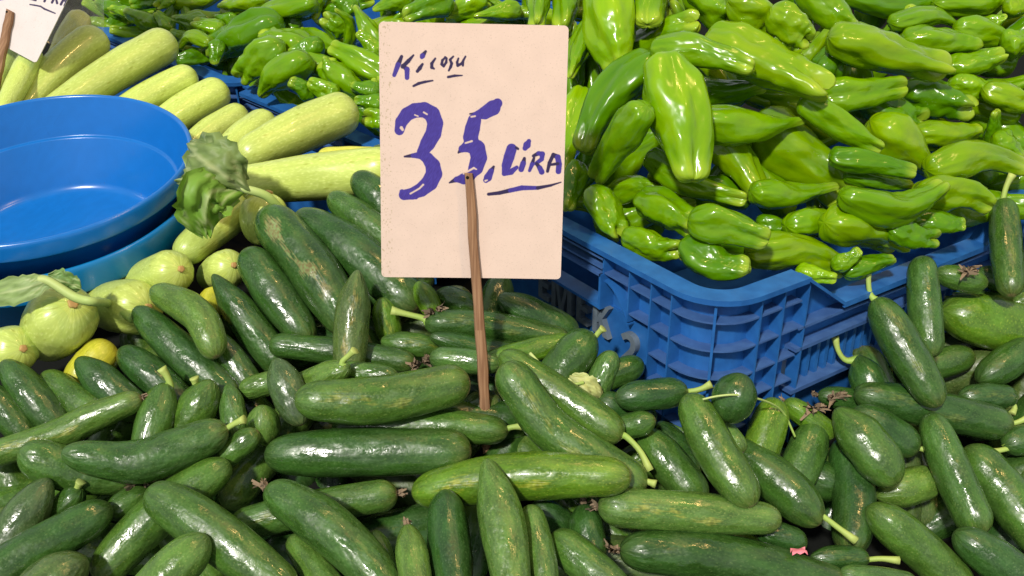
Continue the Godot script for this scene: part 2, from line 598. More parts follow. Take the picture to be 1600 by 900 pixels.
func pepper(label: String, called: String, pts: Array, r: float, tone: String, style: int, group: String, stem := []):
	pep_count += 1
	var at: Vector3 = spline(pts, 0.4) - Vector3(0, r, 0)
	var o := thing(called, label, "pepper", at, group)
	var p := shifted(pts, at)
	var base: Color = GREENS[tone]
	var jj := noise.get_noise_2d(pep_count * 5.3, 2.0)
	base = Color(base.r * (1.0 + 0.16 * jj), base.g * (1.0 + 0.12 * jj), base.b)
	var sd := pep_count * 1.91
	var n := 34
	var seg := 30
	var fr := frames(p, n)
	var length := 0.0
	var at_d := [0.0]
	for i in n:
		length += (fr[i + 1][0] - fr[i][0]).length()
		at_d.append(length)
	var pos := []
	var uvs := PackedVector2Array()
	var colors := PackedColorArray()
	var lobes := 3.0 if fmod(sd, 1.0) < 0.65 else 2.0
	var ph := sd * 4.0
	var tipw: float = [0.54, 0.28, 0.62, 0.50][style]
	var main := n - 8
	var rt := r * tipw
	for i in n + 1:
		# stations: body, then a cap that folds into a dimple
		var d: float
		var prof: float
		var cap := 0.0
		if i <= main:
			var s := float(i) / main
			d = (0.5 - 0.5 * cos(PI * s * 0.92)) / 0.984 * maxf(length - rt * (1.6 if style == 1 else 0.9), length * 0.4)
			prof = lerpf(0.74, 1.0, smoothstep(0.0, 0.26, d / length))
			prof *= pow(maxf(0.0, 1.0 - pow(1.0 - minf(d / (0.5 * r), 1.0), 2.4)), 0.5)
		else:
			cap = float(i - main) / 8.0
			var d0 := maxf(length - rt * (1.6 if style == 1 else 0.9), length * 0.4)
			if style == 1:
				d = lerpf(d0, length, sin(cap * PI / 2.0))
				prof = pow(cos(cap * PI / 2.0), 0.8)
			else:
				var a := cap * PI * 0.62
				d = d0 + (length - d0) * (sin(a) if a < PI / 2.0 else 1.0 - (1.0 - sin(a)) * 2.4)
				prof = cos(a * 0.8) if cap < 1.0 else 0.0
				prof = pow(maxf(prof, 0.0), 0.75) * (1.0 - pow(cap, 6.0))
		var s2 := clampf(d / length, 0.0, 1.0)
		var fi := s2 * n
		var k := mini(int(fi), n - 1)
		var q := fi - k
		var c: Vector3 = fr[k][0].lerp(fr[k + 1][0], q)
		var up: Vector3 = fr[k][2].lerp(fr[k + 1][2], q).normalized()
		var ac: Vector3 = fr[k][3].lerp(fr[k + 1][3], q).normalized()
		var tg: Vector3 = fr[k][1]
		var taper := lerpf(1.0, tipw, smoothstep(0.45 if style == 3 else 0.20, 1.02, s2))
		var amp := 0.07 + 0.05 * s2 + (0.32 if style == 2 else 0.17) * smoothstep(0.62, 1.0, s2)
		for j in seg + 1:
			var th := TAU * j / seg + PI
			var lob := cos(lobes * th + ph)
			# narrow valleys between broad lobes
			var valley := pow(0.5 - 0.5 * lob, 3.0)
			var dent := noise.get_noise_3d(cos(th) * 1.15 + sd, sin(th) * 1.15, s2 * 2.2 + sd)
			var dent2 := noise.get_noise_3d(cos(th) * 2.6 + sd, sin(th) * 2.6 + 9.0, s2 * 6.0 + sd)
			var rr := r * prof * taper * (1.0 + amp * 0.6 * lob - amp * 1.3 * valley + 0.17 * dent + (0.075 if style == 2 else 0.045) * dent2 + (0.05 if style == 2 else 0.025) * noise.get_noise_2d(s2 * 6.0, sd * 3.0))
			var along := 0.0
			if style == 2:
				along = rt * 0.50 * (lob - 0.4 + 0.5 * dent) * smoothstep(0.74, 1.0, s2) * (1.0 - 0.85 * smoothstep(0.75, 1.0, cap))
			pos.append(c + (up * cos(th) + ac * sin(th)) * rr + tg * along)
			uvs.append(Vector2(float(j) / seg, s2))
			var col := base * (1.0 + 0.10 * dent)
			col = col.lerp(Color(0.52, 0.66, 0.06), 0.42 * smoothstep(0.80, 1.0, s2))
			
			if cap > 0.93:
				col = col.lerp(Color(0.16, 0.13, 0.04), 0.85)
			colors.append(col)
	part("body", grid_mesh(pos, seg, uvs, colors), mats["pepper"], o)
	if stem.size() > 1:
		add_stalk(o, stem, at, 0.0034)
	return o

func cucumbers():
	cuke("dark cucumber lying slanted just below the lowest round marrow", [Vector3(-0.4219, 0.2514, -0.6279), Vector3(-0.3621, 0.2070, -0.5815)], 0.0153, "d", 0, 0.70, 0.78, [], -1)
	cuke("cucumber tucked behind the dark slanted one under the lowest marrow", [Vector3(-0.3960, 0.2319, -0.6319), Vector3(-0.3359, 0.2196, -0.5926)], 0.0131, "m", 3, 0.80, 0.92, [], -1)
	cuke("half-hidden cucumber at the frame edge above the long scarred curved one", [Vector3(-0.4304, 0.2444, -0.6060), Vector3(-0.3877, 0.2049, -0.5747)], 0.0131, "d", 0, 0.75, 0.78, [], -1)
	cuke("blunt dark cucumber directly below the small yellow marrow", [Vector3(-0.3649, 0.2459, -0.6368), Vector3(-0.3042, 0.2147, -0.5987)], 0.0148, "d", 0, 0.70, 0.92, [], -1)
	cuke("dark cucumber below the leaf-stalk's cut end, with a stem crossing it", [Vector3(-0.3355, 0.2414, -0.6549), Vector3(-0.2657, 0.2072, -0.6098)], 0.0155, "d", 3, 0.75, 0.78, [], -1)
	cuke("long dark cucumber whose end touches the cut tip of the leaf stalk", [Vector3(-0.3299, 0.2580, -0.6902), Vector3(-0.2329, 0.2102, -0.6200)], 0.0158, "d", 0, 0.70, 0.92, [], -1)
	cuke("pale dull green curved cucumber lying on the long dark one", [Vector3(-0.3143, 0.2712, -0.6996), Vector3(-0.2690, 0.2653, -0.6714), Vector3(-0.2471, 0.2475, -0.6367)], 0.0147, "l", 0, 0.75, 0.80, [], -1)
	cuke("shaded dark cucumber under the pale curved one", [Vector3(-0.2610, 0.2414, -0.6747), Vector3(-0.2164, 0.2066, -0.6298)], 0.0129, "d", 0, 0.80, 0.86, [], -1)
	cuke("long thin curved cucumber with a brown scar and withered tip", [Vector3(-0.4272, 0.2121, -0.5537), Vector3(-0.3673, 0.2237, -0.5681), Vector3(-0.3327, 0.2348, -0.5800), Vector3(-0.2971, 0.2446, -0.5908)], 0.0123, "l", 2, 0.88, 0.80, [], 1)
	cuke("stubby upright cucumber with a short pale stem pointing up", [Vector3(-0.2822, 0.2448, -0.6079), Vector3(-0.2927, 0.2107, -0.5566)], 0.0148, "m", 1, 0.75, 0.92, [Vector3(-0.2828, 0.2426, -0.6046), Vector3(-0.2784, 0.2417, -0.6055), Vector3(-0.2803, 0.2497, -0.6091), Vector3(-0.2848, 0.2573, -0.6123)], -1)
	cuke("broad matte cucumber standing beside the stubby stemmed one", [Vector3(-0.2447, 0.2451, -0.6105), Vector3(-0.2764, 0.2006, -0.5798)], 0.0160, "m", 3, 0.75, 0.78, [Vector3(-0.2467, 0.2422, -0.6086), Vector3(-0.2576, 0.2420, -0.6082), Vector3(-0.2596, 0.2484, -0.6105)], -1)
	cuke("narrow light green cucumber squeezed behind the broad matte one", [Vector3(-0.2364, 0.2321, -0.6202), Vector3(-0.2229, 0.2105, -0.5772)], 0.0108, "l", 3, 0.70, 0.78, [], -1)
	cuke("light green cucumber seen end-on above the withered-tipped gap", [Vector3(-0.2022, 0.2355, -0.5905), Vector3(-0.2028, 0.1993, -0.5824)], 0.0135, "l", 0, 0.80, 0.86, [], -1)
	cuke("grey-green blunt cucumber standing upright under the shiny thin one", [Vector3(-0.1942, 0.2580, -0.6230), Vector3(-0.1694, 0.2240, -0.5802)], 0.0144, "g", 3, 0.70, 0.78, [], -1)
	cuke("small cucumber tip poking out beside the grey-green upright one", [Vector3(-0.2293, 0.2232, -0.6221), Vector3(-0.1920, 0.2300, -0.6281)], 0.0106, "l", 3, 0.88, 0.78, [], -1)
	cuke("cucumber lying directly behind the banana-bent cucumber, its blunt end showing", [Vector3(-0.3805, 0.2337, -0.5432), Vector3(-0.3465, 0.2123, -0.5438), Vector3(-0.2987, 0.1945, -0.5514)], 0.0171, "m", 3, 0.88, 0.92, [], -1)
	cuke("banana-bent plump cucumber with thick pale stem at its raised end", [Vector3(-0.3408, 0.2441, -0.5308), Vector3(-0.2933, 0.2274, -0.5371), Vector3(-0.2643, 0.2274, -0.5486), Vector3(-0.2251, 0.2326, -0.5684)], 0.0173, "m", 3, 0.70, 0.85, [Vector3(-0.2286, 0.2322, -0.5666), Vector3(-0.2281, 0.2315, -0.5675), Vector3(-0.2194, 0.2369, -0.5691), Vector3(-0.2108, 0.2412, -0.5698)], -1)
	cuke("short cucumber end with withered flower, behind the banana-bent one's stem", [Vector3(-0.2357, 0.2046, -0.5569), Vector3(-0.2030, 0.2251, -0.5726)], 0.0105, "m", 0, 0.88, 0.92, [], 0)
	cuke("smooth light green cucumber running diagonally down from under the two big horizontal ones", [Vector3(-0.2355, 0.1644, -0.5467), Vector3(-0.2045, 0.1810, -0.5967), Vector3(-0.1716, 0.2014, -0.6498)], 0.0174, "l", 0, 0.88, 0.92, [], -1)
	cuke("dull grey-green cucumber at the frame edge beneath the blunt horizontal end", [Vector3(-0.3534, 0.2216, -0.5256), Vector3(-0.3875, 0.1832, -0.4720)], 0.0164, "g", 0, 0.70, 0.92, [], -1)
	cuke("small dark cucumber with a pale stem, in front of the dull grey-green one", [Vector3(-0.3322, 0.2095, -0.5253), Vector3(-0.3654, 0.1808, -0.5102)], 0.0111, "d", 1, 0.88, 0.86, [Vector3(-0.3351, 0.2070, -0.5240), Vector3(-0.3358, 0.2094, -0.5253), Vector3(-0.3315, 0.2161, -0.5278)], -1)
	cuke("big glossy dark cucumber with one pale spot near its tip", [Vector3(-0.3035, 0.2096, -0.5088), Vector3(-0.3428, 0.2057, -0.4749), Vector3(-0.3806, 0.2037, -0.4411)], 0.0168, "d", 0, 0.75, 0.92, [], -1)
	cuke("matte cucumber half out of frame below the big glossy spotted one", [Vector3(-0.3062, 0.2087, -0.4611), Vector3(-0.3477, 0.2017, -0.4235)], 0.0178, "g", 3, 0.80, 0.78, [], -1)
	cuke("thick cucumber passing diagonally beneath the big straight diagonal one", [Vector3(-0.2216, 0.2156, -0.5477), Vector3(-0.2700, 0.1990, -0.5119), Vector3(-0.3113, 0.1743, -0.4679)], 0.0171, "m", 0, 0.75, 0.86, [], -1)
	cuke("cucumber nose with a papery brown flower pointing up", [Vector3(-0.3121, 0.1944, -0.5120), Vector3(-0.2841, 0.1975, -0.5366)], 0.0112, "m", 0, 0.88, 0.78, [], 1)
	cuke("big straight cucumber in the nearest row, slanting down to the frame bottom", [Vector3(-0.2715, 0.2300, -0.5067), Vector3(-0.2206, 0.2142, -0.4810), Vector3(-0.1564, 0.1891, -0.4430)], 0.0184, "m", 1, 0.80, 0.86, [], -1)
	cuke("bright light green cucumber end under the big straight diagonal one", [Vector3(-0.2162, 0.2289, -0.4646), Vector3(-0.2615, 0.2048, -0.4221)], 0.0165, "l", 0, 0.75, 0.92, [], -1)
	cuke("cucumber with tan worn patch, its dry brown blossom end towards the stick", [Vector3(-0.2169, 0.1882, -0.5059), Vector3(-0.1592, 0.1930, -0.5203), Vector3(-0.0901, 0.1952, -0.5343)], 0.0138, "m", 2, 0.88, 0.92, [], 1)
	cuke("thick cucumber with ragged shine slanting beside the upright row at the bottom", [Vector3(-0.1859, 0.2206, -0.5176), Vector3(-0.1323, 0.2105, -0.4840), Vector3(-0.0818, 0.1927, -0.4405)], 0.0181, "m", 3, 0.80, 0.78, [], 0)
	cuke("pale slim cucumber tucked under the thick ragged-shine one", [Vector3(-0.1686, 0.1859, -0.4987), Vector3(-0.1195, 0.1836, -0.4374)], 0.0119, "l", 0, 0.80, 0.86, [], -1)
	cuke("narrow cucumber gap-filler between the slanting one and the upright pair", [Vector3(-0.1049, 0.1899, -0.5017), Vector3(-0.0913, 0.1775, -0.4582)], 0.0099, "l", 0, 0.70, 0.78, [], -1)
	cuke("shiny thin cucumber lying behind the upright pointed one", [Vector3(-0.2114, 0.2362, -0.6671), Vector3(-0.1501, 0.2306, -0.6633), Vector3(-0.0832, 0.2223, -0.6575)], 0.0119, "d", 1, 0.88, 0.86, [], -1)
	cuke("upright pointed cucumber with golden streaks standing above the pile", [Vector3(-0.1328, 0.2918, -0.7004), Vector3(-0.1366, 0.2622, -0.6683), Vector3(-0.1386, 0.2248, -0.6274)], 0.0151, "g", 2, 0.50, 0.78, [], -1)
	cuke("small bright cucumber with a yellow belly by the stick", [Vector3(-0.1159, 0.2324, -0.6759), Vector3(-0.0617, 0.2261, -0.6736)], 0.0108, "m", 2, 0.70, 0.78, [], -1)
	cuke("short cucumber with a curved pale stem below the upright pointed one", [Vector3(-0.1316, 0.2615, -0.6083), Vector3(-0.1820, 0.2267, -0.6202)], 0.0118, "l", 3, 0.75, 0.92, [Vector3(-0.1349, 0.2592, -0.6091), Vector3(-0.1368, 0.2648, -0.6108), Vector3(-0.1313, 0.2702, -0.6124), Vector3(-0.1258, 0.2752, -0.6136)], -1)
	cuke("thin glossy cucumber peeping over the top horizontal one", [Vector3(-0.1478, 0.2434, -0.6261), Vector3(-0.0931, 0.2439, -0.6133)], 0.0099, "m", 3, 0.80, 0.92, [], -1)
	cuke("dark pointed cucumber passing behind the stick", [Vector3(-0.0707, 0.2465, -0.6658), Vector3(-0.0307, 0.2309, -0.6672), Vector3(0.0078, 0.2216, -0.6721)], 0.0110, "d", 1, 0.60, 0.92, [], -1)
	cuke("yellow-green cucumber with dried flower, just above the top horizontal one", [Vector3(-0.0699, 0.2410, -0.6445), Vector3(-0.0087, 0.2392, -0.6367)], 0.0106, "l", 0, 0.88, 0.78, [], 0)
	cuke("long dark cucumber with gold patch crossing behind the stick, stem towards the card", [Vector3(-0.0769, 0.2467, -0.6843), Vector3(-0.0170, 0.2390, -0.6881), Vector3(0.0513, 0.2224, -0.6864)], 0.0132, "d", 2, 0.88, 0.92, [Vector3(-0.0730, 0.2461, -0.6846), Vector3(-0.0785, 0.2496, -0.6866), Vector3(-0.0917, 0.2536, -0.6870), Vector3(-0.1054, 0.2575, -0.6875)], -1)
	cuke("gently curved cucumber, highest of the big horizontal ones, beside the stick's foot", [Vector3(-0.1716, 0.2533, -0.5789), Vector3(-0.1077, 0.2442, -0.5885), Vector3(-0.0342, 0.2464, -0.6090)], 0.0188, "m", 2, 0.80, 0.90, [], -1)
	cuke("horizontal cucumber lying right under the stick's foot with a spiky tip", [Vector3(-0.1488, 0.2087, -0.5927), Vector3(-0.0738, 0.2117, -0.5924), Vector3(-0.0029, 0.2094, -0.5883)], 0.0146, "m", 1, 0.80, 0.80, [Vector3(-0.0068, 0.2095, -0.5885), Vector3(-0.0011, 0.2118, -0.5901), Vector3(0.0084, 0.2141, -0.5893)], -1)
	cuke("plump dark horizontal cucumber with a long white gleam, broadest of the centre", [Vector3(-0.1980, 0.2100, -0.5611), Vector3(-0.1179, 0.2107, -0.5631), Vector3(-0.0324, 0.2108, -0.5648)], 0.0197, "d", 0, 0.80, 0.92, [], -1)
	cuke("bright horizontal cucumber with a long yellow cracked stripe", [Vector3(-0.0787, 0.1958, -0.5334), Vector3(0.0000, 0.2140, -0.5342), Vector3(0.0914, 0.2231, -0.5259)], 0.0191, "b", 2, 0.75, 0.78, [], -1)
	cuke("long cucumber with a yellow crease leaning right of the stick, pale stem below", [Vector3(-0.0072, 0.2667, -0.6074), Vector3(0.0255, 0.2323, -0.5752), Vector3(0.0610, 0.2139, -0.5566), Vector3(0.1054, 0.1958, -0.5372)], 0.0178, "m", 2, 0.88, 0.92, [Vector3(0.1020, 0.1972, -0.5387), Vector3(0.0960, 0.2040, -0.5434), Vector3(0.1058, 0.2027, -0.5399), Vector3(0.1131, 0.2022, -0.5370)], -1)
	cuke("cucumber lying behind the yellow-creased one, with a bent pale stem", [Vector3(-0.0102, 0.2513, -0.6364), Vector3(0.0418, 0.2341, -0.6015), Vector3(0.0883, 0.2198, -0.5703)], 0.0159, "m", 1, 0.80, 0.92, [Vector3(0.0851, 0.2208, -0.5725), Vector3(0.0913, 0.2207, -0.5710), Vector3(0.1023, 0.2128, -0.5626), Vector3(0.1097, 0.2020, -0.5519)], -1)
	cuke("pale upright cucumber with a pointed top and rippled white shine", [Vector3(-0.0195, 0.2383, -0.5304), Vector3(-0.0070, 0.2214, -0.4809), Vector3(0.0024, 0.2042, -0.4228)], 0.0166, "l", 3, 0.50, 0.78, [], -1)
	cuke("dark blunt upright cucumber standing beside the pale pointed one", [Vector3(-0.0514, 0.2133, -0.5208), Vector3(-0.0403, 0.1935, -0.4307)], 0.0164, "d", 1, 0.75, 0.78, [], -1)
	cuke("smaller light upright cucumber with a withered flower on top", [Vector3(-0.0775, 0.2140, -0.4868), Vector3(-0.0637, 0.2074, -0.4228)], 0.0119, "l", 1, 0.70, 0.78, [], 0)
	cuke("slim cucumber pressed against the pale pointed upright one", [Vector3(0.0132, 0.2093, -0.5091), Vector3(0.0258, 0.1938, -0.4353)], 0.0122, "l", 0, 0.88, 0.78, [], -1)
	cuke("shaded cucumber sloping away under the bottom row behind the slim one", [Vector3(0.0299, 0.1932, -0.4954), Vector3(0.0874, 0.1778, -0.4435)], 0.0153, "m", 1, 0.88, 0.78, [], -1)
	cuke("dark shaded cucumber with a dried flower under the yellow-striped one", [Vector3(0.0564, 0.1871, -0.5301), Vector3(0.0612, 0.1620, -0.4794)], 0.0142, "d", 0, 0.80, 0.92, [], 0)
	cuke("hidden dark cucumber between the upright pair and the yellow-striped one", [Vector3(0.0159, 0.1878, -0.5287), Vector3(0.0477, 0.1641, -0.5247)], 0.0114, "d", 0, 0.88, 0.92, [], -1)
	cuke("broad dark cucumber with pale stem leaning on the embossed crate wall", [Vector3(0.0691, 0.2476, -0.6694), Vector3(0.0227, 0.2123, -0.6217)], 0.0186, "d", 0, 0.88, 0.86, [Vector3(0.0667, 0.2458, -0.6669), Vector3(0.0707, 0.2438, -0.6665), Vector3(0.0750, 0.2490, -0.6680), Vector3(0.0786, 0.2529, -0.6684)], -1)
	cuke("slim yellow-green cucumber behind the leaf scrap", [Vector3(-0.0260, 0.2325, -0.6476), Vector3(0.0538, 0.2312, -0.6773)], 0.0104, "b", 1, 0.70, 0.92, [], -1)
	cuke("cucumber half lit, half shaded, in front of the crate's raised number", [Vector3(0.0868, 0.2408, -0.6527), Vector3(0.0617, 0.1982, -0.6179)], 0.0122, "l", 3, 0.80, 0.86, [], -1)
	cuke("dark cucumber wedged between crate wall and the half-lit one", [Vector3(0.1140, 0.2221, -0.6590), Vector3(0.0684, 0.2183, -0.6354)], 0.0123, "d", 1, 0.88, 0.92, [], -1)
	cuke("dark cucumber under the crate corner with a fresh upturned stem", [Vector3(0.0840, 0.2359, -0.5991), Vector3(0.1452, 0.2314, -0.6132)], 0.0132, "d", 0, 0.75, 0.86, [Vector3(0.1413, 0.2317, -0.6123), Vector3(0.1463, 0.2307, -0.6127), Vector3(0.1560, 0.2338, -0.6125), Vector3(0.1646, 0.2385, -0.6136)], -1)
	cuke("dark cucumber nose below the one with the fresh upturned stem", [Vector3(0.0705, 0.2209, -0.6113), Vector3(0.1221, 0.1919, -0.6181)], 0.0135, "d", 0, 0.88, 0.92, [], -1)
	cuke("small cucumber end with gold tip beside the bent pale stem", [Vector3(0.0822, 0.2081, -0.5900), Vector3(0.1163, 0.2250, -0.5863)], 0.0108, "m", 0, 0.75, 0.78, [], -1)
	cuke("big glossy cucumber slanting below the crate corner, white gleam along it", [Vector3(0.1424, 0.2390, -0.6010), Vector3(0.1616, 0.2165, -0.5590), Vector3(0.1861, 0.1975, -0.5183)], 0.0173, "m", 0, 0.80, 0.86, [], -1)
	cuke("stout cucumber facing out right against the crate corner, stem stub forward", [Vector3(0.1861, 0.2597, -0.6021), Vector3(0.1728, 0.2226, -0.5862)], 0.0176, "d", 0, 0.88, 0.92, [Vector3(0.1741, 0.2261, -0.5877), Vector3(0.1741, 0.2261, -0.5888), Vector3(0.1701, 0.2242, -0.5849), Vector3(0.1645, 0.2269, -0.5844)], -1)
	cuke("mottled yellow-green cucumber beneath the thin tendril", [Vector3(0.2267, 0.2064, -0.6302), Vector3(0.2005, 0.1731, -0.5736)], 0.0160, "b", 1, 0.88, 0.78, [], -1)
	cuke("small striped light green cucumber with a dried flower by the crate foot", [Vector3(0.2384, 0.1913, -0.6432), Vector3(0.2807, 0.1717, -0.6192)], 0.0105, "b", 0, 0.88, 0.92, [], 0)
	cuke("blunt upright cucumber beside the mottled one under the tendril's end", [Vector3(0.2681, 0.1791, -0.6315), Vector3(0.2337, 0.1456, -0.5728)], 0.0173, "m", 0, 0.75, 0.78, [], -1)
	cuke("scratched dark cucumber with long green stem pointing down", [Vector3(0.1793, 0.1868, -0.5975), Vector3(0.2206, 0.1753, -0.5612), Vector3(0.2478, 0.1632, -0.5298)], 0.0188, "d", 1, 0.75, 0.78, [Vector3(0.2453, 0.1643, -0.5327), Vector3(0.2477, 0.1691, -0.5342), Vector3(0.2614, 0.1624, -0.5267), Vector3(0.2745, 0.1559, -0.5192)], -1)
	cuke("horizontal cucumber with a sharp shadow edge and gold gleam", [Vector3(0.0664, 0.1975, -0.5190), Vector3(0.1346, 0.1898, -0.5198), Vector3(0.2113, 0.1802, -0.5199)], 0.0161, "l", 2, 0.88, 0.78, [], 0)
	cuke("largest dark cucumber along the bottom, withered flower at its tip", [Vector3(0.0824, 0.1774, -0.4933), Vector3(0.1640, 0.1632, -0.4966), Vector3(0.2660, 0.1331, -0.4912)], 0.0192, "d", 3, 0.80, 0.78, [], 0)
	cuke("wet-looking cucumber lying behind the big glossy slanting one", [Vector3(0.1045, 0.2018, -0.6007), Vector3(0.1556, 0.1697, -0.5451)], 0.0165, "m", 0, 0.70, 0.86, [], -1)
	cuke("cucumber buried just under the big glossy slanting one's shoulder", [Vector3(0.1240, 0.1852, -0.6219), Vector3(0.1530, 0.1714, -0.5726)], 0.0146, "d", 3, 0.75, 0.92, [], -1)
	cuke("tiny light cucumber end glimpsed under the stem stub of the stout one", [Vector3(0.1737, 0.2073, -0.6009), Vector3(0.1893, 0.1973, -0.5756)], 0.0085, "l", 0, 0.80, 0.92, [], -1)
	cuke("dark cucumber end under the gold-gleam horizontal one, near pink scrap", [Vector3(0.1950, 0.1608, -0.5278), Vector3(0.2363, 0.1508, -0.5191)], 0.0115, "d", 3, 0.88, 0.92, [], -1)
	cuke("fat cucumber with tan scratches and round green blossom end", [Vector3(0.2757, 0.2023, -0.6224), Vector3(0.3002, 0.1845, -0.5933), Vector3(0.3190, 0.1679, -0.5668)], 0.0198, "m", 1, 0.70, 0.86, [], -1)
	cuke("speckled dark cucumber hanging down under the fat scratched one", [Vector3(0.2904, 0.1616, -0.6271), Vector3(0.2919, 0.1452, -0.5788), Vector3(0.2773, 0.1291, -0.5272)], 0.0176, "d", 1, 0.80, 0.86, [], -1)
	cuke("dark cucumber with stout pale stem, behind the fat scratched one", [Vector3(0.2973, 0.1873, -0.6358), Vector3(0.3533, 0.1614, -0.6126)], 0.0155, "d", 0, 0.80, 0.92, [Vector3(0.3499, 0.1630, -0.6140), Vector3(0.3479, 0.1645, -0.6149), Vector3(0.3582, 0.1633, -0.6115), Vector3(0.3668, 0.1625, -0.6084)], -1)
	cuke("long dark cucumber lying crosswise below the leaning gold-scarred one", [Vector3(0.3040, 0.1897, -0.6554), Vector3(0.3778, 0.1726, -0.6519), Vector3(0.4497, 0.1553, -0.6480)], 0.0179, "d", 2, 0.75, 0.92, [Vector3(0.4458, 0.1562, -0.6482), Vector3(0.4477, 0.1569, -0.6492), Vector3(0.4548, 0.1597, -0.6488), Vector3(0.4664, 0.1657, -0.6508)], -1)
	cuke("slim cucumber lying at the crate foot with dried flowers around", [Vector3(0.2754, 0.1788, -0.6640), Vector3(0.3294, 0.1676, -0.6650)], 0.0104, "d", 0, 0.80, 0.78, [], 0)
	cuke("tapering cucumber with narrow neck and short stem hanging downwards", [Vector3(0.3644, 0.1840, -0.6360), Vector3(0.3766, 0.1581, -0.5888), Vector3(0.3900, 0.1343, -0.5422)], 0.0166, "m", 1, 0.75, 0.92, [Vector3(0.3890, 0.1360, -0.5457), Vector3(0.3851, 0.1379, -0.5450), Vector3(0.3858, 0.1353, -0.5405), Vector3(0.3859, 0.1331, -0.5363)], -1)
	cuke("light cucumber nose with a dried flower beneath the fat scratched one", [Vector3(0.3140, 0.1349, -0.5839), Vector3(0.3736, 0.1375, -0.6022)], 0.0159, "l", 1, 0.70, 0.92, [], 1)
	cuke("cucumber with a hard shadow line sloping down to the frame bottom", [Vector3(0.2928, 0.1593, -0.5514), Vector3(0.3300, 0.1379, -0.5304), Vector3(0.3719, 0.1097, -0.5032)], 0.0178, "m", 0, 0.75, 0.86, [], -1)
	cuke("broad cucumber along the frame edge beside the narrow-necked one", [Vector3(0.4023, 0.1493, -0.6283), Vector3(0.4278, 0.1333, -0.5894), Vector3(0.4524, 0.1117, -0.5390)], 0.0203, "m", 0, 0.88, 0.86, [], -1)
	cuke("lowest corner cucumber with a jagged shadow across it", [Vector3(0.3597, 0.1496, -0.5328), Vector3(0.3982, 0.1319, -0.5128), Vector3(0.4394, 0.1104, -0.4890)], 0.0176, "d", 1, 0.75, 0.86, [], -1)
	cuke("small dark cucumber with a long straight pale stem at the bottom", [Vector3(0.2386, 0.1441, -0.5115), Vector3(0.2881, 0.1371, -0.5170)], 0.0101, "d", 2, 0.70, 0.86, [Vector3(0.2841, 0.1377, -0.5165), Vector3(0.2845, 0.1359, -0.5160), Vector3(0.2972, 0.1383, -0.5154), Vector3(0.3114, 0.1387, -0.5132)], -1)
	cuke("light green slim cucumber cut off by the frame below the small stemmed one", [Vector3(0.2571, 0.1496, -0.4931), Vector3(0.3208, 0.1332, -0.4963)], 0.0086, "l", 0, 0.80, 0.86, [], -1)
	cuke("cucumber at the frame edge with stem pointing inward", [Vector3(0.4358, 0.1532, -0.6271), Vector3(0.4942, 0.1479, -0.6488)], 0.0134, "d", 0, 0.88, 0.86, [Vector3(0.4395, 0.1528, -0.6285), Vector3(0.4396, 0.1511, -0.6255), Vector3(0.4301, 0.1507, -0.6228), Vector3(0.4207, 0.1517, -0.6210)], -1)
	cuke("roundish dark cucumber with a tall curved dry stem by the slotted crate wall", [Vector3(0.3140, 0.2012, -0.6925), Vector3(0.3292, 0.1733, -0.6516)], 0.0160, "d", 0, 0.70, 0.92, [Vector3(0.3152, 0.1991, -0.6894), Vector3(0.3038, 0.1978, -0.6899), Vector3(0.2962, 0.2060, -0.6936), Vector3(0.2926, 0.2175, -0.6998)], -1)
	cuke("leaning cucumber with long golden scar and upright stem by the slotted wall", [Vector3(0.3247, 0.2521, -0.7120), Vector3(0.3447, 0.2254, -0.6736), Vector3(0.3688, 0.1965, -0.6305)], 0.0176, "d", 2, 0.80, 0.78, [Vector3(0.3262, 0.2500, -0.7090), Vector3(0.3206, 0.2548, -0.7140), Vector3(0.3181, 0.2661, -0.7200), Vector3(0.3186, 0.2782, -0.7266)], -1)
	cuke("smooth upright cucumber standing against the crate rim", [Vector3(0.3756, 0.2697, -0.7524), Vector3(0.3730, 0.2400, -0.7143), Vector3(0.3720, 0.2114, -0.6770)], 0.0150, "m", 0, 0.88, 0.92, [], -1)
	cuke("very large bright green cucumber lying at the frame edge", [Vector3(0.4116, 0.2035, -0.7566), Vector3(0.4745, 0.1844, -0.7550), Vector3(0.5459, 0.1676, -0.7564)], 0.0264, "b", 1, 0.80, 0.78, [], -1)
	cuke("dark cucumber below the very large bright one", [Vector3(0.4337, 0.1683, -0.6936), Vector3(0.4942, 0.1859, -0.7267)], 0.0161, "d", 1, 0.80, 0.86, [], -1)
	cuke("short dark cucumber with curled stem beneath the very large bright one", [Vector3(0.4081, 0.1686, -0.6728), Vector3(0.4654, 0.1618, -0.6800)], 0.0121, "d", 2, 0.80, 0.86, [Vector3(0.4614, 0.1623, -0.6795), Vector3(0.4608, 0.1581, -0.6771), Vector3(0.4628, 0.1552, -0.6725), Vector3(0.4588, 0.1519, -0.6675)], -1)
	cuke("short cucumber lying between the upright one and the dried flower", [Vector3(0.3973, 0.2425, -0.7638), Vector3(0.4453, 0.2373, -0.7528)], 0.0118, "m", 0, 0.80, 0.78, [], -1)
	cuke("slim cucumber with a dried flower at its left tip, above the large bright one", [Vector3(0.4571, 0.2180, -0.7980), Vector3(0.5214, 0.1999, -0.7843)], 0.0130, "d", 2, 0.80, 0.92, [], 0)
	cuke("tall narrow cucumber with an upright stem against the crate's far end", [Vector3(0.4763, 0.2834, -0.8278), Vector3(0.4665, 0.2607, -0.7810), Vector3(0.4590, 0.2385, -0.7324)], 0.0146, "d", 2, 0.88, 0.86, [Vector3(0.4756, 0.2817, -0.8242), Vector3(0.4751, 0.2823, -0.8270), Vector3(0.4772, 0.2942, -0.8334), Vector3(0.4823, 0.3051, -0.8391)], -1)
	cuke("shadowed cucumber in the dark hollow beside the slotted wall", [Vector3(0.3641, 0.1580, -0.7145), Vector3(0.4428, 0.1705, -0.7293)], 0.0150, "d", 1, 0.80, 0.78, [], -1)
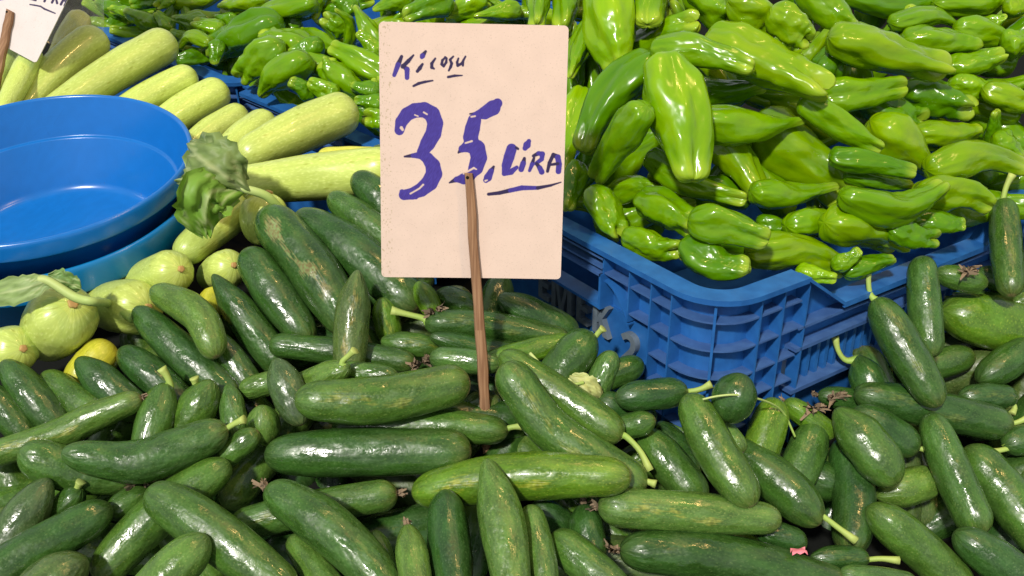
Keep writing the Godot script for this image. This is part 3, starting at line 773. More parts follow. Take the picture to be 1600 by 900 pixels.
	cuke("sharply pointed dark cucumber between marrows and the pile", [Vector3(-0.2669, 0.2708, -0.7227), Vector3(-0.2337, 0.2394, -0.6921), Vector3(-0.1994, 0.2087, -0.6618)], 0.0157, "d", 3, 0.45, 0.92, [], -1)
	cuke("dark cucumber with a beaded white gleam beside the big scarred one", [Vector3(-0.2430, 0.2771, -0.7521), Vector3(-0.2126, 0.2528, -0.7166), Vector3(-0.1774, 0.2278, -0.6784)], 0.0180, "d", 1, 0.88, 0.78, [], -1)
	cuke("thickest cucumber, with a long tan corky scar down its middle", [Vector3(-0.2319, 0.2937, -0.7919), Vector3(-0.1862, 0.2692, -0.7431), Vector3(-0.1384, 0.2369, -0.6805)], 0.0228, "d", 4, 0.88, 0.78, [], -1)
	cuke("long cucumber running from the marrows under the card's lower corner", [Vector3(-0.2042, 0.2833, -0.8047), Vector3(-0.1423, 0.2637, -0.7610), Vector3(-0.0846, 0.2388, -0.7111)], 0.0212, "d", 3, 0.70, 0.92, [], -1)
	cuke("lighter cucumber next to the long one, ending behind the card", [Vector3(-0.1758, 0.2899, -0.8262), Vector3(-0.1334, 0.2732, -0.7948), Vector3(-0.0829, 0.2547, -0.7577)], 0.0163, "m", 3, 0.75, 0.86, [], -1)
	cuke("dark ribbed cucumber end against the largest pale marrow", [Vector3(-0.1543, 0.2981, -0.8506), Vector3(-0.0956, 0.2673, -0.8007)], 0.0166, "d", 3, 0.80, 0.78, [], -1)
	cuke("grey-green cucumber end touching the card's left edge", [Vector3(-0.1440, 0.2919, -0.9118), Vector3(-0.0964, 0.2792, -0.8843)], 0.0129, "g", 3, 0.75, 0.92, [], -1)
	cuke("bright yellow-green cucumber tip with gold lines under the card", [Vector3(-0.1167, 0.2544, -0.7100), Vector3(-0.1073, 0.2182, -0.6864)], 0.0123, "b", 2, 0.75, 0.86, [], -1)
	cuke("small light tip beneath the card's bottom edge", [Vector3(-0.0846, 0.2661, -0.7179), Vector3(-0.0669, 0.2422, -0.6977)], 0.0102, "b", 1, 0.75, 0.92, [], -1)
	cuke("dark cucumber hanging in shade beneath the card's right corner", [Vector3(-0.0078, 0.2465, -0.7574), Vector3(-0.0243, 0.2185, -0.7013)], 0.0148, "d", 1, 0.75, 0.92, [], -1)
	cuke("dark cucumber end in shade below the middle of the card", [Vector3(-0.0685, 0.2500, -0.7225), Vector3(-0.0323, 0.2467, -0.7036)], 0.0118, "d", 3, 0.75, 0.86, [], -1)
	cuke("dark cucumber in the crate's shade behind the long gold-patched one", [Vector3(-0.0128, 0.2509, -0.7155), Vector3(0.0597, 0.2128, -0.7053)], 0.0150, "d", 0, 0.70, 0.92, [], -1)

func marrows():
	marrow("slim pale marrow beneath the tilted card's lower corner", [Vector3(-0.6119, 0.2941, -1.1651), Vector3(-0.6057, 0.2727, -1.0551)], 0.0137, 0, -1, [])
	marrow("pale marrow with a white gleam emerging below the tilted card", [Vector3(-0.5722, 0.3036, -1.1315), Vector3(-0.5681, 0.2805, -1.0071)], 0.0140, 0, -1, [])
	marrow("yellowish marrow in shade behind the tilted card's edge", [Vector3(-0.5510, 0.3051, -1.2422), Vector3(-0.5689, 0.2701, -1.1543)], 0.0161, 1, -1, [])
	marrow("fat pale marrow nearest the tilted card, behind the basin rim", [Vector3(-0.5087, 0.3004, -1.1880), Vector3(-0.5445, 0.2821, -1.1274), Vector3(-0.5774, 0.2529, -1.0431)], 0.0238, 0, -1, [])
	marrow("longest pale marrow of the fan behind the basin, reaching furthest up", [Vector3(-0.4256, 0.2899, -1.1963), Vector3(-0.4842, 0.2779, -1.1168), Vector3(-0.5381, 0.2631, -1.0249)], 0.0237, 0, -1, [])
	marrow("third pale marrow of the fan, grooved along its side", [Vector3(-0.3906, 0.2652, -1.1497), Vector3(-0.4380, 0.2571, -1.1009), Vector3(-0.4866, 0.2456, -1.0424)], 0.0184, 0, -1, [])
	marrow("fourth marrow of the fan, smooth and yellowish", [Vector3(-0.3518, 0.2529, -1.1358), Vector3(-0.3942, 0.2452, -1.0861), Vector3(-0.4377, 0.2337, -1.0253)], 0.0214, 0, -1, [])
	marrow("short marrow of the fan just above the wilted leaf, white gleam on it", [Vector3(-0.3220, 0.2393, -1.0992), Vector3(-0.3579, 0.2339, -1.0542), Vector3(-0.3891, 0.2240, -1.0027)], 0.0173, 0, -1, [])
	marrow("marrow squeezed between the fan and the fat spotted one", [Vector3(-0.2759, 0.2625, -1.0381), Vector3(-0.3065, 0.2575, -0.9852), Vector3(-0.3277, 0.2464, -0.9235)], 0.0177, 0, -1, [])
	marrow("fat spotted pale marrow showing its star-shaped blossom scar to the crate", [Vector3(-0.1792, 0.2737, -1.0402), Vector3(-0.2369, 0.2705, -0.9906), Vector3(-0.2929, 0.2653, -0.9356)], 0.0261, 0, 0, [Vector3(-0.2901, 0.2656, -0.9384), Vector3(-0.2875, 0.2693, -0.9386), Vector3(-0.2910, 0.2686, -0.9356)])
	marrow("largest long pale marrow lying below the spotted one beside the card", [Vector3(-0.1106, 0.2926, -0.8695), Vector3(-0.2079, 0.2755, -0.8817), Vector3(-0.2914, 0.2595, -0.8904)], 0.0247, 0, -1, [])
	marrow("yellow marrow back seen above the largest long one", [Vector3(-0.1360, 0.2678, -0.9300), Vector3(-0.2071, 0.2686, -0.9374)], 0.0136, 1, -1, [])
	marrow("round-ended marrow with leaf stalks, behind the big scarred cucumber", [Vector3(-0.2358, 0.2878, -0.8335), Vector3(-0.2498, 0.2426, -0.8102)], 0.0237, 0, 0, [Vector3(-0.2369, 0.2844, -0.8317), Vector3(-0.2433, 0.2773, -0.8256), Vector3(-0.2490, 0.2843, -0.8284), Vector3(-0.2534, 0.2898, -0.8300)])
	marrow("shaded greenish marrow under the wilted leaf", [Vector3(-0.2699, 0.2581, -0.8633), Vector3(-0.3179, 0.2480, -0.7789)], 0.0195, 0, -1, [])
	marrow("pale marrow with round brown scar, highest of the row before the basins", [Vector3(-0.2983, 0.2691, -0.7329), Vector3(-0.3729, 0.2142, -0.7808)], 0.0204, 0, 0, [])
	marrow("small marrow with brown scar beside the pointed dark cucumber", [Vector3(-0.2550, 0.2627, -0.7478), Vector3(-0.2982, 0.2171, -0.7883)], 0.0182, 0, 0, [])
	marrow("dented pale marrow crossed by the pale leaf stalk", [Vector3(-0.3229, 0.2495, -0.7014), Vector3(-0.3999, 0.2098, -0.7557)], 0.0253, 0, 0, [])
	marrow("biggest round marrow, brown scar facing forward, under the leaf stalk", [Vector3(-0.3702, 0.2798, -0.6685), Vector3(-0.4248, 0.2140, -0.6909)], 0.0296, 0, 0, [])
	marrow("marrow cut off by the frame edge, scar facing forward", [Vector3(-0.4098, 0.2528, -0.6419), Vector3(-0.4739, 0.2139, -0.6814)], 0.0211, 0, 0, [])
	marrow("small deep yellow marrow among the dark cucumbers", [Vector3(-0.3499, 0.2323, -0.6730), Vector3(-0.3796, 0.2139, -0.6311)], 0.0171, 2, -1, [])
	marrow("yellow marrow sliver showing behind the pointed dark cucumber", [Vector3(-0.2727, 0.2401, -0.7368), Vector3(-0.2735, 0.2394, -0.6755)], 0.0121, 2, -1, [])

func peppers():
	pepper("broad smooth pepper hanging down beside the card's top corner", "green_pepper", [Vector3(0.0903, 0.4563, -0.9953), Vector3(0.0973, 0.4075, -0.9383), Vector3(0.1045, 0.3813, -0.9072)], 0.0258, "l", 3, "large green peppers heaped in the near crate", [])
	pepper("blunt pepper entering from the top, beside the broad smooth one", "green_pepper", [Vector3(0.1463, 0.4459, -1.0312), Vector3(0.1317, 0.4167, -0.9319)], 0.0210, "m", 0, "large green peppers heaped in the near crate", [])
	pepper("knobby-tipped pepper curving up under the blunt top one", "green_pepper", [Vector3(0.1210, 0.3713, -0.9674), Vector3(0.1529, 0.4019, -0.9517), Vector3(0.1801, 0.4208, -0.9346)], 0.0163, "m", 2, "large green peppers heaped in the near crate", [])
	pepper("fat pepper with one warty knob at the top edge", "green_pepper", [Vector3(0.1748, 0.4426, -0.9839), Vector3(0.2005, 0.4260, -0.9491), Vector3(0.2157, 0.4254, -0.9391)], 0.0195, "m", 2, "large green peppers heaped in the near crate", [])
	pepper("pepper with two bumps at its end, beside the warty one", "green_pepper", [Vector3(0.2046, 0.4458, -0.9248), Vector3(0.2376, 0.4314, -0.9194), Vector3(0.2515, 0.4223, -0.9151)], 0.0172, "y", 2, "large green peppers heaped in the near crate", [])
	pepper("three-lobed pepper nose next to the two-bump pepper", "green_pepper", [Vector3(0.2417, 0.4457, -0.9059), Vector3(0.2648, 0.4291, -0.8896), Vector3(0.2762, 0.4216, -0.8821)], 0.0163, "y", 2, "large green peppers heaped in the near crate", [])
	pepper("pepper narrowing into a long snout, dark shadow over its shoulder", "green_pepper", [Vector3(0.1295, 0.4138, -0.8824), Vector3(0.1752, 0.4202, -0.8610), Vector3(0.2157, 0.4169, -0.8327)], 0.0154, "m", 0, "large green peppers heaped in the near crate", [])
	pepper("very stout pepper with sparkling dimples, lobed end", "green_pepper", [Vector3(0.1822, 0.4197, -0.8984), Vector3(0.2357, 0.4082, -0.8627), Vector3(0.2825, 0.3973, -0.8294)], 0.0231, "y", 2, "large green peppers heaped in the near crate", [])
	pepper("dark green thin pepper in shade under the snouted one", "green_pepper", [Vector3(0.1573, 0.3596, -0.9111), Vector3(0.2038, 0.3671, -0.8875), Vector3(0.2403, 0.3821, -0.8743)], 0.0141, "d", 0, "large green peppers heaped in the near crate", [])
	pepper("dark green smooth pepper with its stem end up, beside the card", "green_pepper", [Vector3(0.1378, 0.4012, -0.8942), Vector3(0.0907, 0.3688, -0.8637), Vector3(0.0663, 0.3331, -0.8317)], 0.0220, "d", 0, "large green peppers heaped in the near crate", [Vector3(0.1356, 0.3997, -0.8928), Vector3(0.1451, 0.4063, -0.8989), Vector3(0.1578, 0.4163, -0.9046)])
	pepper("plain round-tipped pepper under the dark smooth one", "green_pepper", [Vector3(0.1164, 0.4047, -0.7843), Vector3(0.0950, 0.3596, -0.7997), Vector3(0.0789, 0.3169, -0.8099)], 0.0172, "m", 0, "large green peppers heaped in the near crate", [])
	pepper("pepper with square dented shoulders hanging in front", "green_pepper", [Vector3(0.1361, 0.4231, -0.8489), Vector3(0.1494, 0.3846, -0.7949), Vector3(0.1564, 0.3518, -0.7482)], 0.0267, "l", 3, "large green peppers heaped in the near crate", [])
	pepper("pepper half in shadow behind the square-shouldered one", "green_pepper", [Vector3(0.1741, 0.3551, -0.8759), Vector3(0.2089, 0.3296, -0.8356), Vector3(0.2336, 0.3038, -0.7971)], 0.0226, "y", 0, "large green peppers heaped in the near crate", [])
	pepper("pointed pepper with a tiny dry tip, pointing sideways", "green_pepper", [Vector3(0.1650, 0.3718, -0.8219), Vector3(0.2252, 0.3586, -0.8319), Vector3(0.2752, 0.3583, -0.8477)], 0.0199, "m", 1, "large green peppers heaped in the near crate", [])
	pepper("long curved finger pepper passing under the square-shouldered one", "green_pepper", [Vector3(0.1285, 0.3250, -0.8416), Vector3(0.1674, 0.3128, -0.8075), Vector3(0.2149, 0.3128, -0.7804)], 0.0136, "m", 0, "large green peppers heaped in the near crate", [])
	pepper("small short pepper wedged below the round-tipped one", "green_pepper", [Vector3(0.0891, 0.2892, -0.8226), Vector3(0.1192, 0.3131, -0.8047), Vector3(0.1323, 0.3161, -0.7907)], 0.0126, "m", 1, "large green peppers heaped in the near crate", [])
	pepper("lumpy knobbed pepper resting on the crate's rim", "green_pepper", [Vector3(0.0713, 0.3190, -0.7931), Vector3(0.0875, 0.3005, -0.7695), Vector3(0.0969, 0.2892, -0.7550)], 0.0154, "m", 2, "large green peppers heaped in the near crate", [])
	pepper("crinkled star-nosed pepper on the heap front", "green_pepper", [Vector3(0.1145, 0.3146, -0.7809), Vector3(0.1443, 0.3176, -0.7482), Vector3(0.1606, 0.3167, -0.7242)], 0.0171, "m", 2, "large green peppers heaped in the near crate", [])
	pepper("squat pepper lying along the crate rim under the star-nosed one", "green_pepper", [Vector3(0.0998, 0.2985, -0.7480), Vector3(0.1265, 0.2980, -0.7269), Vector3(0.1455, 0.3030, -0.7168)], 0.0133, "m", 2, "large green peppers heaped in the near crate", [])
	pepper("plump pepper above the rim corner with a shining pale tip", "green_pepper", [Vector3(0.1479, 0.3379, -0.7096), Vector3(0.1838, 0.3374, -0.6980), Vector3(0.2122, 0.3331, -0.6853)], 0.0165, "m", 0, "large green peppers heaped in the near crate", [])
	pepper("pepper with a finger-like upturned end, right at the crate corner", "green_pepper", [Vector3(0.1460, 0.3141, -0.7118), Vector3(0.1719, 0.3078, -0.6845), Vector3(0.1964, 0.3148, -0.6719)], 0.0157, "d", 0, "large green peppers heaped in the near crate", [])
	pepper("horn-shaped pepper with its tip curling up", "green_pepper", [Vector3(0.2148, 0.3254, -0.7745), Vector3(0.2580, 0.3141, -0.7861), Vector3(0.3046, 0.3122, -0.8061)], 0.0144, "m", 1, "large green peppers heaped in the near crate", [])
	pepper("little twisted horn pepper below the big horn-shaped one", "green_pepper", [Vector3(0.2245, 0.2948, -0.7760), Vector3(0.2498, 0.2885, -0.7697), Vector3(0.2631, 0.2993, -0.7767)], 0.0107, "d", 1, "large green peppers heaped in the near crate", [])
	pepper("flat-ended pepper with a dark dimple, above the raised rim lug", "green_pepper", [Vector3(0.2440, 0.3050, -0.7493), Vector3(0.2803, 0.2952, -0.7669), Vector3(0.3065, 0.2898, -0.7805)], 0.0148, "m", 2, "large green peppers heaped in the near crate", [])
	pepper("glossy pepper lying along the raised rim lug", "green_pepper", [Vector3(0.2034, 0.2984, -0.7159), Vector3(0.2555, 0.2901, -0.7313), Vector3(0.3003, 0.2674, -0.7336)], 0.0165, "y", 0, "large green peppers heaped in the near crate", [])
	pepper("small finger pepper tip beside the glossy one on the lug", "green_pepper", [Vector3(0.2818, 0.2809, -0.7188), Vector3(0.2952, 0.2892, -0.7198), Vector3(0.3052, 0.2980, -0.7220)], 0.0077, "m", 0, "large green peppers heaped in the near crate", [])
	pepper("swollen pepper with a small curled nipple", "green_pepper", [Vector3(0.2750, 0.3141, -0.7413), Vector3(0.3267, 0.2909, -0.7629), Vector3(0.3598, 0.2684, -0.7719)], 0.0201, "y", 2, "large green peppers heaped in the near crate", [])
	pepper("banana-shaped upcurving pepper with an open round tip", "green_pepper", [Vector3(0.2855, 0.3379, -0.7485), Vector3(0.3335, 0.3217, -0.7502), Vector3(0.3646, 0.3247, -0.7614), Vector3(0.3877, 0.3326, -0.7747)], 0.0160, "m", 0, "large green peppers heaped in the near crate", [])
	pepper("pepper with a browned tip over the crate's long rim", "green_pepper", [Vector3(0.3722, 0.3063, -0.7973), Vector3(0.4179, 0.3077, -0.8021), Vector3(0.4488, 0.2960, -0.7961)], 0.0174, "y", 0, "large green peppers heaped in the near crate", [])
	pepper("dark stubby pepper overhanging the long rim", "green_pepper", [Vector3(0.3354, 0.3023, -0.7513), Vector3(0.3635, 0.2919, -0.7510), Vector3(0.3850, 0.2881, -0.7536)], 0.0121, "d", 2, "large green peppers heaped in the near crate", [])
	pepper("dark blunt pepper beneath the brown-tipped one", "green_pepper", [Vector3(0.3706, 0.2903, -0.7810), Vector3(0.4016, 0.2894, -0.7757), Vector3(0.4172, 0.2895, -0.7734)], 0.0118, "d", 0, "large green peppers heaped in the near crate", [])
	pepper("small dark pepper below the curled-nipple pepper", "green_pepper", [Vector3(0.2939, 0.2730, -0.7205), Vector3(0.3223, 0.2786, -0.7280), Vector3(0.3418, 0.2807, -0.7318)], 0.0099, "d", 0, "large green peppers heaped in the near crate", [])
	pepper("pale underside of a pepper just inside the rim lug", "green_pepper", [Vector3(0.2482, 0.2814, -0.7128), Vector3(0.2809, 0.2843, -0.6981)], 0.0091, "l", 0, "large green peppers heaped in the near crate", [])
	pepper("largest broad wrinkled pepper in the heap's middle", "green_pepper", [Vector3(0.2315, 0.3431, -0.8777), Vector3(0.2828, 0.3175, -0.8446), Vector3(0.3227, 0.2921, -0.8136)], 0.0269, "y", 2, "large green peppers heaped in the near crate", [])
	pepper("shiny narrow pepper lying on a thin one", "green_pepper", [Vector3(0.2918, 0.3406, -0.8119), Vector3(0.3360, 0.3351, -0.8079), Vector3(0.3720, 0.3280, -0.8027)], 0.0118, "d", 0, "large green peppers heaped in the near crate", [])
	pepper("thin finger pepper under the shiny narrow one", "green_pepper", [Vector3(0.3100, 0.3188, -0.8139), Vector3(0.3497, 0.3100, -0.8156), Vector3(0.3800, 0.3055, -0.8184)], 0.0088, "d", 0, "large green peppers heaped in the near crate", [])
	pepper("wide heart-shaped pepper with a sparkling ridge", "green_pepper", [Vector3(0.3424, 0.3501, -0.8635), Vector3(0.3829, 0.3228, -0.8540), Vector3(0.4125, 0.2969, -0.8434)], 0.0241, "y", 1, "large green peppers heaped in the near crate", [])
	pepper("slender tapering pepper lying over the largest one", "green_pepper", [Vector3(0.2662, 0.3815, -0.8467), Vector3(0.3085, 0.3582, -0.8327), Vector3(0.3437, 0.3415, -0.8229)], 0.0140, "m", 0, "large green peppers heaped in the near crate", [])
	pepper("bent pepper with one pinched corner at its tip", "green_pepper", [Vector3(0.2966, 0.3647, -0.8838), Vector3(0.3406, 0.3660, -0.8898), Vector3(0.3830, 0.3692, -0.8971)], 0.0175, "m", 0, "large green peppers heaped in the near crate", [])
	pepper("pepper nose with a small pit under the bent one", "green_pepper", [Vector3(0.3468, 0.3483, -0.9035), Vector3(0.3858, 0.3353, -0.9028), Vector3(0.4119, 0.3280, -0.9032)], 0.0162, "d", 2, "large green peppers heaped in the near crate", [])
	pepper("long crumpled pepper with a square end", "green_pepper", [Vector3(0.3013, 0.4151, -0.9089), Vector3(0.3643, 0.3969, -0.9094), Vector3(0.4244, 0.3810, -0.9106)], 0.0208, "y", 2, "large green peppers heaped in the near crate", [])
	pepper("bell-shaped pepper with its crown turned up", "green_pepper", [Vector3(0.3016, 0.3654, -0.9095), Vector3(0.3142, 0.3872, -0.9236), Vector3(0.3262, 0.4055, -0.9353)], 0.0166, "d", 0, "large green peppers heaped in the near crate", [])
	pepper("smooth pepper sloping from the top beside the bell-shaped one", "green_pepper", [Vector3(0.2900, 0.4350, -0.9929), Vector3(0.3197, 0.4157, -0.9668), Vector3(0.3405, 0.4039, -0.9500)], 0.0181, "m", 0, "large green peppers heaped in the near crate", [])
	pepper("dark green curved pepper along the top edge", "green_pepper", [Vector3(0.3389, 0.4166, -1.0172), Vector3(0.4091, 0.3957, -1.0350), Vector3(0.4698, 0.3972, -1.0641)], 0.0142, "d", 0, "large green peppers heaped in the near crate", [])
	pepper("slim drooping pepper under the dark curved one", "green_pepper", [Vector3(0.3900, 0.3943, -0.9921), Vector3(0.4444, 0.3926, -1.0161), Vector3(0.4810, 0.3763, -1.0214)], 0.0128, "m", 1, "large green peppers heaped in the near crate", [])
	pepper("pepper with a small hanging lobe high on the heap", "green_pepper", [Vector3(0.3990, 0.3834, -0.9772), Vector3(0.4491, 0.3793, -0.9807), Vector3(0.4817, 0.3742, -0.9812)], 0.0168, "m", 2, "large green peppers heaped in the near crate", [])
	pepper("pepper lying flat at the very top of the heap", "green_pepper", [Vector3(0.4486, 0.3993, -1.0365), Vector3(0.5041, 0.3905, -1.0484), Vector3(0.5319, 0.3905, -1.0575)], 0.0157, "m", 0, "large green peppers heaped in the near crate", [])
	pepper("sharp-nosed pepper high on the heap", "green_pepper", [Vector3(0.4620, 0.3850, -1.0042), Vector3(0.5045, 0.3769, -1.0030), Vector3(0.5329, 0.3655, -0.9980)], 0.0147, "m", 1, "large green peppers heaped in the near crate", [])
	pepper("little tip pointing up above the sharp-nosed one", "green_pepper", [Vector3(0.4981, 0.3705, -1.0304), Vector3(0.5138, 0.3828, -1.0229), Vector3(0.5226, 0.3921, -1.0193)], 0.0106, "m", 1, "large green peppers heaped in the near crate", [])
	pepper("pepper with a folded end below the sharp-nosed one", "green_pepper", [Vector3(0.4424, 0.3578, -0.9641), Vector3(0.4749, 0.3644, -0.9590), Vector3(0.5011, 0.3746, -0.9581)], 0.0131, "m", 2, "large green peppers heaped in the near crate", [])
	pepper("double-lobed shaded pepper in the upper heap", "green_pepper", [Vector3(0.3948, 0.3441, -0.9392), Vector3(0.4307, 0.3443, -0.9198), Vector3(0.4572, 0.3433, -0.9037)], 0.0199, "d", 2, "large green peppers heaped in the near crate", [])
	pepper("twin-knob pepper next to the double-lobed one", "green_pepper", [Vector3(0.4442, 0.3490, -0.9444), Vector3(0.4718, 0.3476, -0.9378), Vector3(0.4868, 0.3445, -0.9323)], 0.0136, "m", 2, "large green peppers heaped in the near crate", [])
	pepper("pepper running out of the frame beside the twin-knob one", "green_pepper", [Vector3(0.4691, 0.3561, -0.9194), Vector3(0.5064, 0.3441, -0.9161), Vector3(0.5269, 0.3378, -0.9144)], 0.0134, "y", 0, "large green peppers heaped in the near crate", [])
	pepper("pepper at the topmost corner of the heap", "green_pepper", [Vector3(0.5249, 0.3919, -1.0401), Vector3(0.5536, 0.3971, -1.0313)], 0.0130, "y", 0, "large green peppers heaped in the near crate", [])
	pepper("shaded pepper cut by the frame beneath the topmost corner", "green_pepper", [Vector3(0.5047, 0.3735, -0.9773), Vector3(0.5356, 0.3840, -0.9780)], 0.0156, "m", 0, "large green peppers heaped in the near crate", [])
	pepper("bright white-gleaming pepper beside the heart-shaped one", "green_pepper", [Vector3(0.3931, 0.3238, -0.8816), Vector3(0.4384, 0.3207, -0.8873), Vector3(0.4663, 0.3229, -0.8939)], 0.0156, "y", 0, "large green peppers heaped in the near crate", [])
	pepper("short upright pepper tip between two shaded ones", "green_pepper", [Vector3(0.4895, 0.2990, -0.9069), Vector3(0.4813, 0.3407, -0.9032)], 0.0094, "d", 0, "large green peppers heaped in the near crate", [])
	pepper("long pepper with brown end nearest the far rim", "green_pepper", [Vector3(0.3892, 0.3201, -0.8217), Vector3(0.4480, 0.3208, -0.8449), Vector3(0.5001, 0.3047, -0.8522)], 0.0173, "y", 0, "large green peppers heaped in the near crate", [])
	pepper("pepper behind the long brown-ended one at the frame", "green_pepper", [Vector3(0.4782, 0.3223, -0.8894), Vector3(0.5038, 0.3056, -0.8679)], 0.0133, "m", 0, "large green peppers heaped in the near crate", [])
	pepper("narrow pepper hidden behind the card's top corner", "green_pepper", [Vector3(0.0876, 0.4014, -0.9892), Vector3(0.0674, 0.3835, -0.9472), Vector3(0.0568, 0.3695, -0.9151)], 0.0146, "m", 1, "large green peppers heaped in the near crate", [])
	pepper("pepper standing up behind the card's top edge", "green_pepper", [Vector3(0.0647, 0.4248, -1.0659), Vector3(0.0510, 0.3939, -0.9791)], 0.0177, "m", 0, "large green peppers heaped in the near crate", [])
	pepper("light pepper showing along the card's side", "green_pepper", [Vector3(0.0719, 0.3511, -0.9296), Vector3(0.0566, 0.3269, -0.8785), Vector3(0.0448, 0.3064, -0.8334)], 0.0149, "l", 0, "large green peppers heaped in the near crate", [])
	pepper("dark shaded pepper low beside the card", "green_pepper", [Vector3(0.0828, 0.3097, -0.8711), Vector3(0.0603, 0.2947, -0.8292)], 0.0148, "d", 0, "large green peppers heaped in the near crate", [])
	pepper("darkest pepper between the card and the rim", "green_pepper", [Vector3(0.0626, 0.3176, -0.8387), Vector3(0.0509, 0.2988, -0.7851)], 0.0126, "d", 0, "large green peppers heaped in the near crate", [])
	pepper("pepper just peeking over the middle of the card's top edge", "green_pepper", [Vector3(0.0313, 0.4200, -1.0453), Vector3(0.0247, 0.3995, -0.9738)], 0.0139, "m", 0, "large green peppers heaped in the near crate", [])
	pepper("large pointed small-heap pepper with a dry tip, near the top", "small_pepper", [Vector3(-0.2504, 0.3167, -1.2481), Vector3(-0.3098, 0.3001, -1.2687), Vector3(-0.3448, 0.2895, -1.2799)], 0.0167, "m", 1, "small green peppers heaped in the rear crates", [])
	pepper("round pepper end beside the large pointed one", "small_pepper", [Vector3(-0.2557, 0.3235, -1.2944), Vector3(-0.2641, 0.2914, -1.2642)], 0.0160, "m", 2, "small green peppers heaped in the rear crates", [])
	pepper("knuckle-ended pepper below the round one", "small_pepper", [Vector3(-0.2085, 0.2851, -1.2304), Vector3(-0.2398, 0.3069, -1.2257)], 0.0139, "m", 2, "small green peppers heaped in the rear crates", [])
	pepper("curly thin pepper with hooked end", "small_pepper", [Vector3(-0.2096, 0.2674, -1.2114), Vector3(-0.2041, 0.3074, -1.2078), Vector3(-0.2193, 0.3280, -1.1999)], 0.0097, "m", 1, "small green peppers heaped in the rear crates", [])
	pepper("long pepper pointing up beside the card", "small_pepper", [Vector3(-0.1525, 0.2703, -1.1582), Vector3(-0.1783, 0.3079, -1.1863), Vector3(-0.1949, 0.3314, -1.2037)], 0.0174, "m", 1, "small green peppers heaped in the rear crates", [])
	pepper("short thin pepper lying against the long upward one", "small_pepper", [Vector3(-0.1572, 0.2896, -1.1467), Vector3(-0.1880, 0.3145, -1.1605)], 0.0109, "m", 0, "small green peppers heaped in the rear crates", [])
	pepper("pepper pointing sideways with a blunt tip by the card edge", "small_pepper", [Vector3(-0.1384, 0.2707, -1.1118), Vector3(-0.1854, 0.2894, -1.1333), Vector3(-0.2202, 0.3019, -1.1479)], 0.0178, "m", 0, "small green peppers heaped in the rear crates", [])
	pepper("small pointed pepper with dry tip mid-heap", "small_pepper", [Vector3(-0.2164, 0.2706, -1.1940), Vector3(-0.2558, 0.2789, -1.2290), Vector3(-0.2745, 0.2827, -1.2450)], 0.0156, "m", 1, "small green peppers heaped in the rear crates", [])
	pepper("stocky pepper with a sunken end", "small_pepper", [Vector3(-0.2435, 0.2731, -1.1870), Vector3(-0.2974, 0.2861, -1.1920), Vector3(-0.3147, 0.2905, -1.1938)], 0.0249, "m", 2, "small green peppers heaped in the rear crates", [])
	pepper("darkest big pepper with long white gleam on the small heap", "small_pepper", [Vector3(-0.2926, 0.2993, -1.2293), Vector3(-0.3580, 0.2731, -1.2387), Vector3(-0.3954, 0.2527, -1.2408)], 0.0265, "d", 2, "small green peppers heaped in the rear crates", [])
	pepper("drooping dark lobe-ended pepper over the rear crate rim", "small_pepper", [Vector3(-0.3756, 0.2790, -1.2202), Vector3(-0.3808, 0.2541, -1.1979)], 0.0107, "d", 0, "small green peppers heaped in the rear crates", [])
	pepper("pepper folded at its nose over the rear rim", "small_pepper", [Vector3(-0.2775, 0.3033, -1.1520), Vector3(-0.3196, 0.2753, -1.1552), Vector3(-0.3372, 0.2572, -1.1538)], 0.0197, "m", 2, "small green peppers heaped in the rear crates", [])
	pepper("teardrop pepper hanging lowest over the rear rim", "small_pepper", [Vector3(-0.2383, 0.2992, -1.1173), Vector3(-0.2855, 0.2733, -1.1195), Vector3(-0.3067, 0.2501, -1.1151)], 0.0215, "m", 1, "small green peppers heaped in the rear crates", [])
	pepper("crumpled dark pepper mid-heap", "small_pepper", [Vector3(-0.2305, 0.2945, -1.1678), Vector3(-0.2718, 0.2876, -1.1617)], 0.0165, "d", 2, "small green peppers heaped in the rear crates", [])
	pepper("pepper with a smooth snub nose under the crumpled one", "small_pepper", [Vector3(-0.2079, 0.2673, -1.1358), Vector3(-0.2453, 0.2840, -1.1416), Vector3(-0.2581, 0.2917, -1.1448)], 0.0148, "m", 0, "small green peppers heaped in the rear crates", [])
	pepper("short dark snub pepper near the rear rim", "small_pepper", [Vector3(-0.2349, 0.2609, -1.0975), Vector3(-0.2614, 0.2849, -1.0881)], 0.0114, "d", 0, "small green peppers heaped in the rear crates", [])
	pepper("bright small pepper next to the dark snub one", "small_pepper", [Vector3(-0.2031, 0.2671, -1.0777), Vector3(-0.2388, 0.2852, -1.0875)], 0.0132, "m", 0, "small green peppers heaped in the rear crates", [])
	pepper("three-knuckled pepper in the heap's front", "small_pepper", [Vector3(-0.1796, 0.2594, -1.0936), Vector3(-0.2144, 0.2836, -1.1153), Vector3(-0.2237, 0.2930, -1.1235)], 0.0176, "m", 2, "small green peppers heaped in the rear crates", [])
	pepper("shaded round pepper behind the fat spotted marrow", "small_pepper", [Vector3(-0.1539, 0.2732, -1.0788), Vector3(-0.1894, 0.2800, -1.0847)], 0.0116, "d", 0, "small green peppers heaped in the rear crates", [])
	pepper("dark pepper lying on the fat spotted marrow's scar", "small_pepper", [Vector3(-0.1453, 0.2684, -1.0591), Vector3(-0.1835, 0.2715, -1.0618)], 0.0108, "d", 0, "small green peppers heaped in the rear crates", [])
	pepper("knobbed pepper squeezed between marrow scar and card", "small_pepper", [Vector3(-0.1307, 0.2560, -1.0379), Vector3(-0.1686, 0.2647, -1.0368)], 0.0154, "m", 2, "small green peppers heaped in the rear crates", [])
	pepper("pepper tip at the card's left edge", "small_pepper", [Vector3(-0.1461, 0.2553, -1.0868), Vector3(-0.1608, 0.2822, -1.1006)], 0.0106, "m", 2, "small green peppers heaped in the rear crates", [])
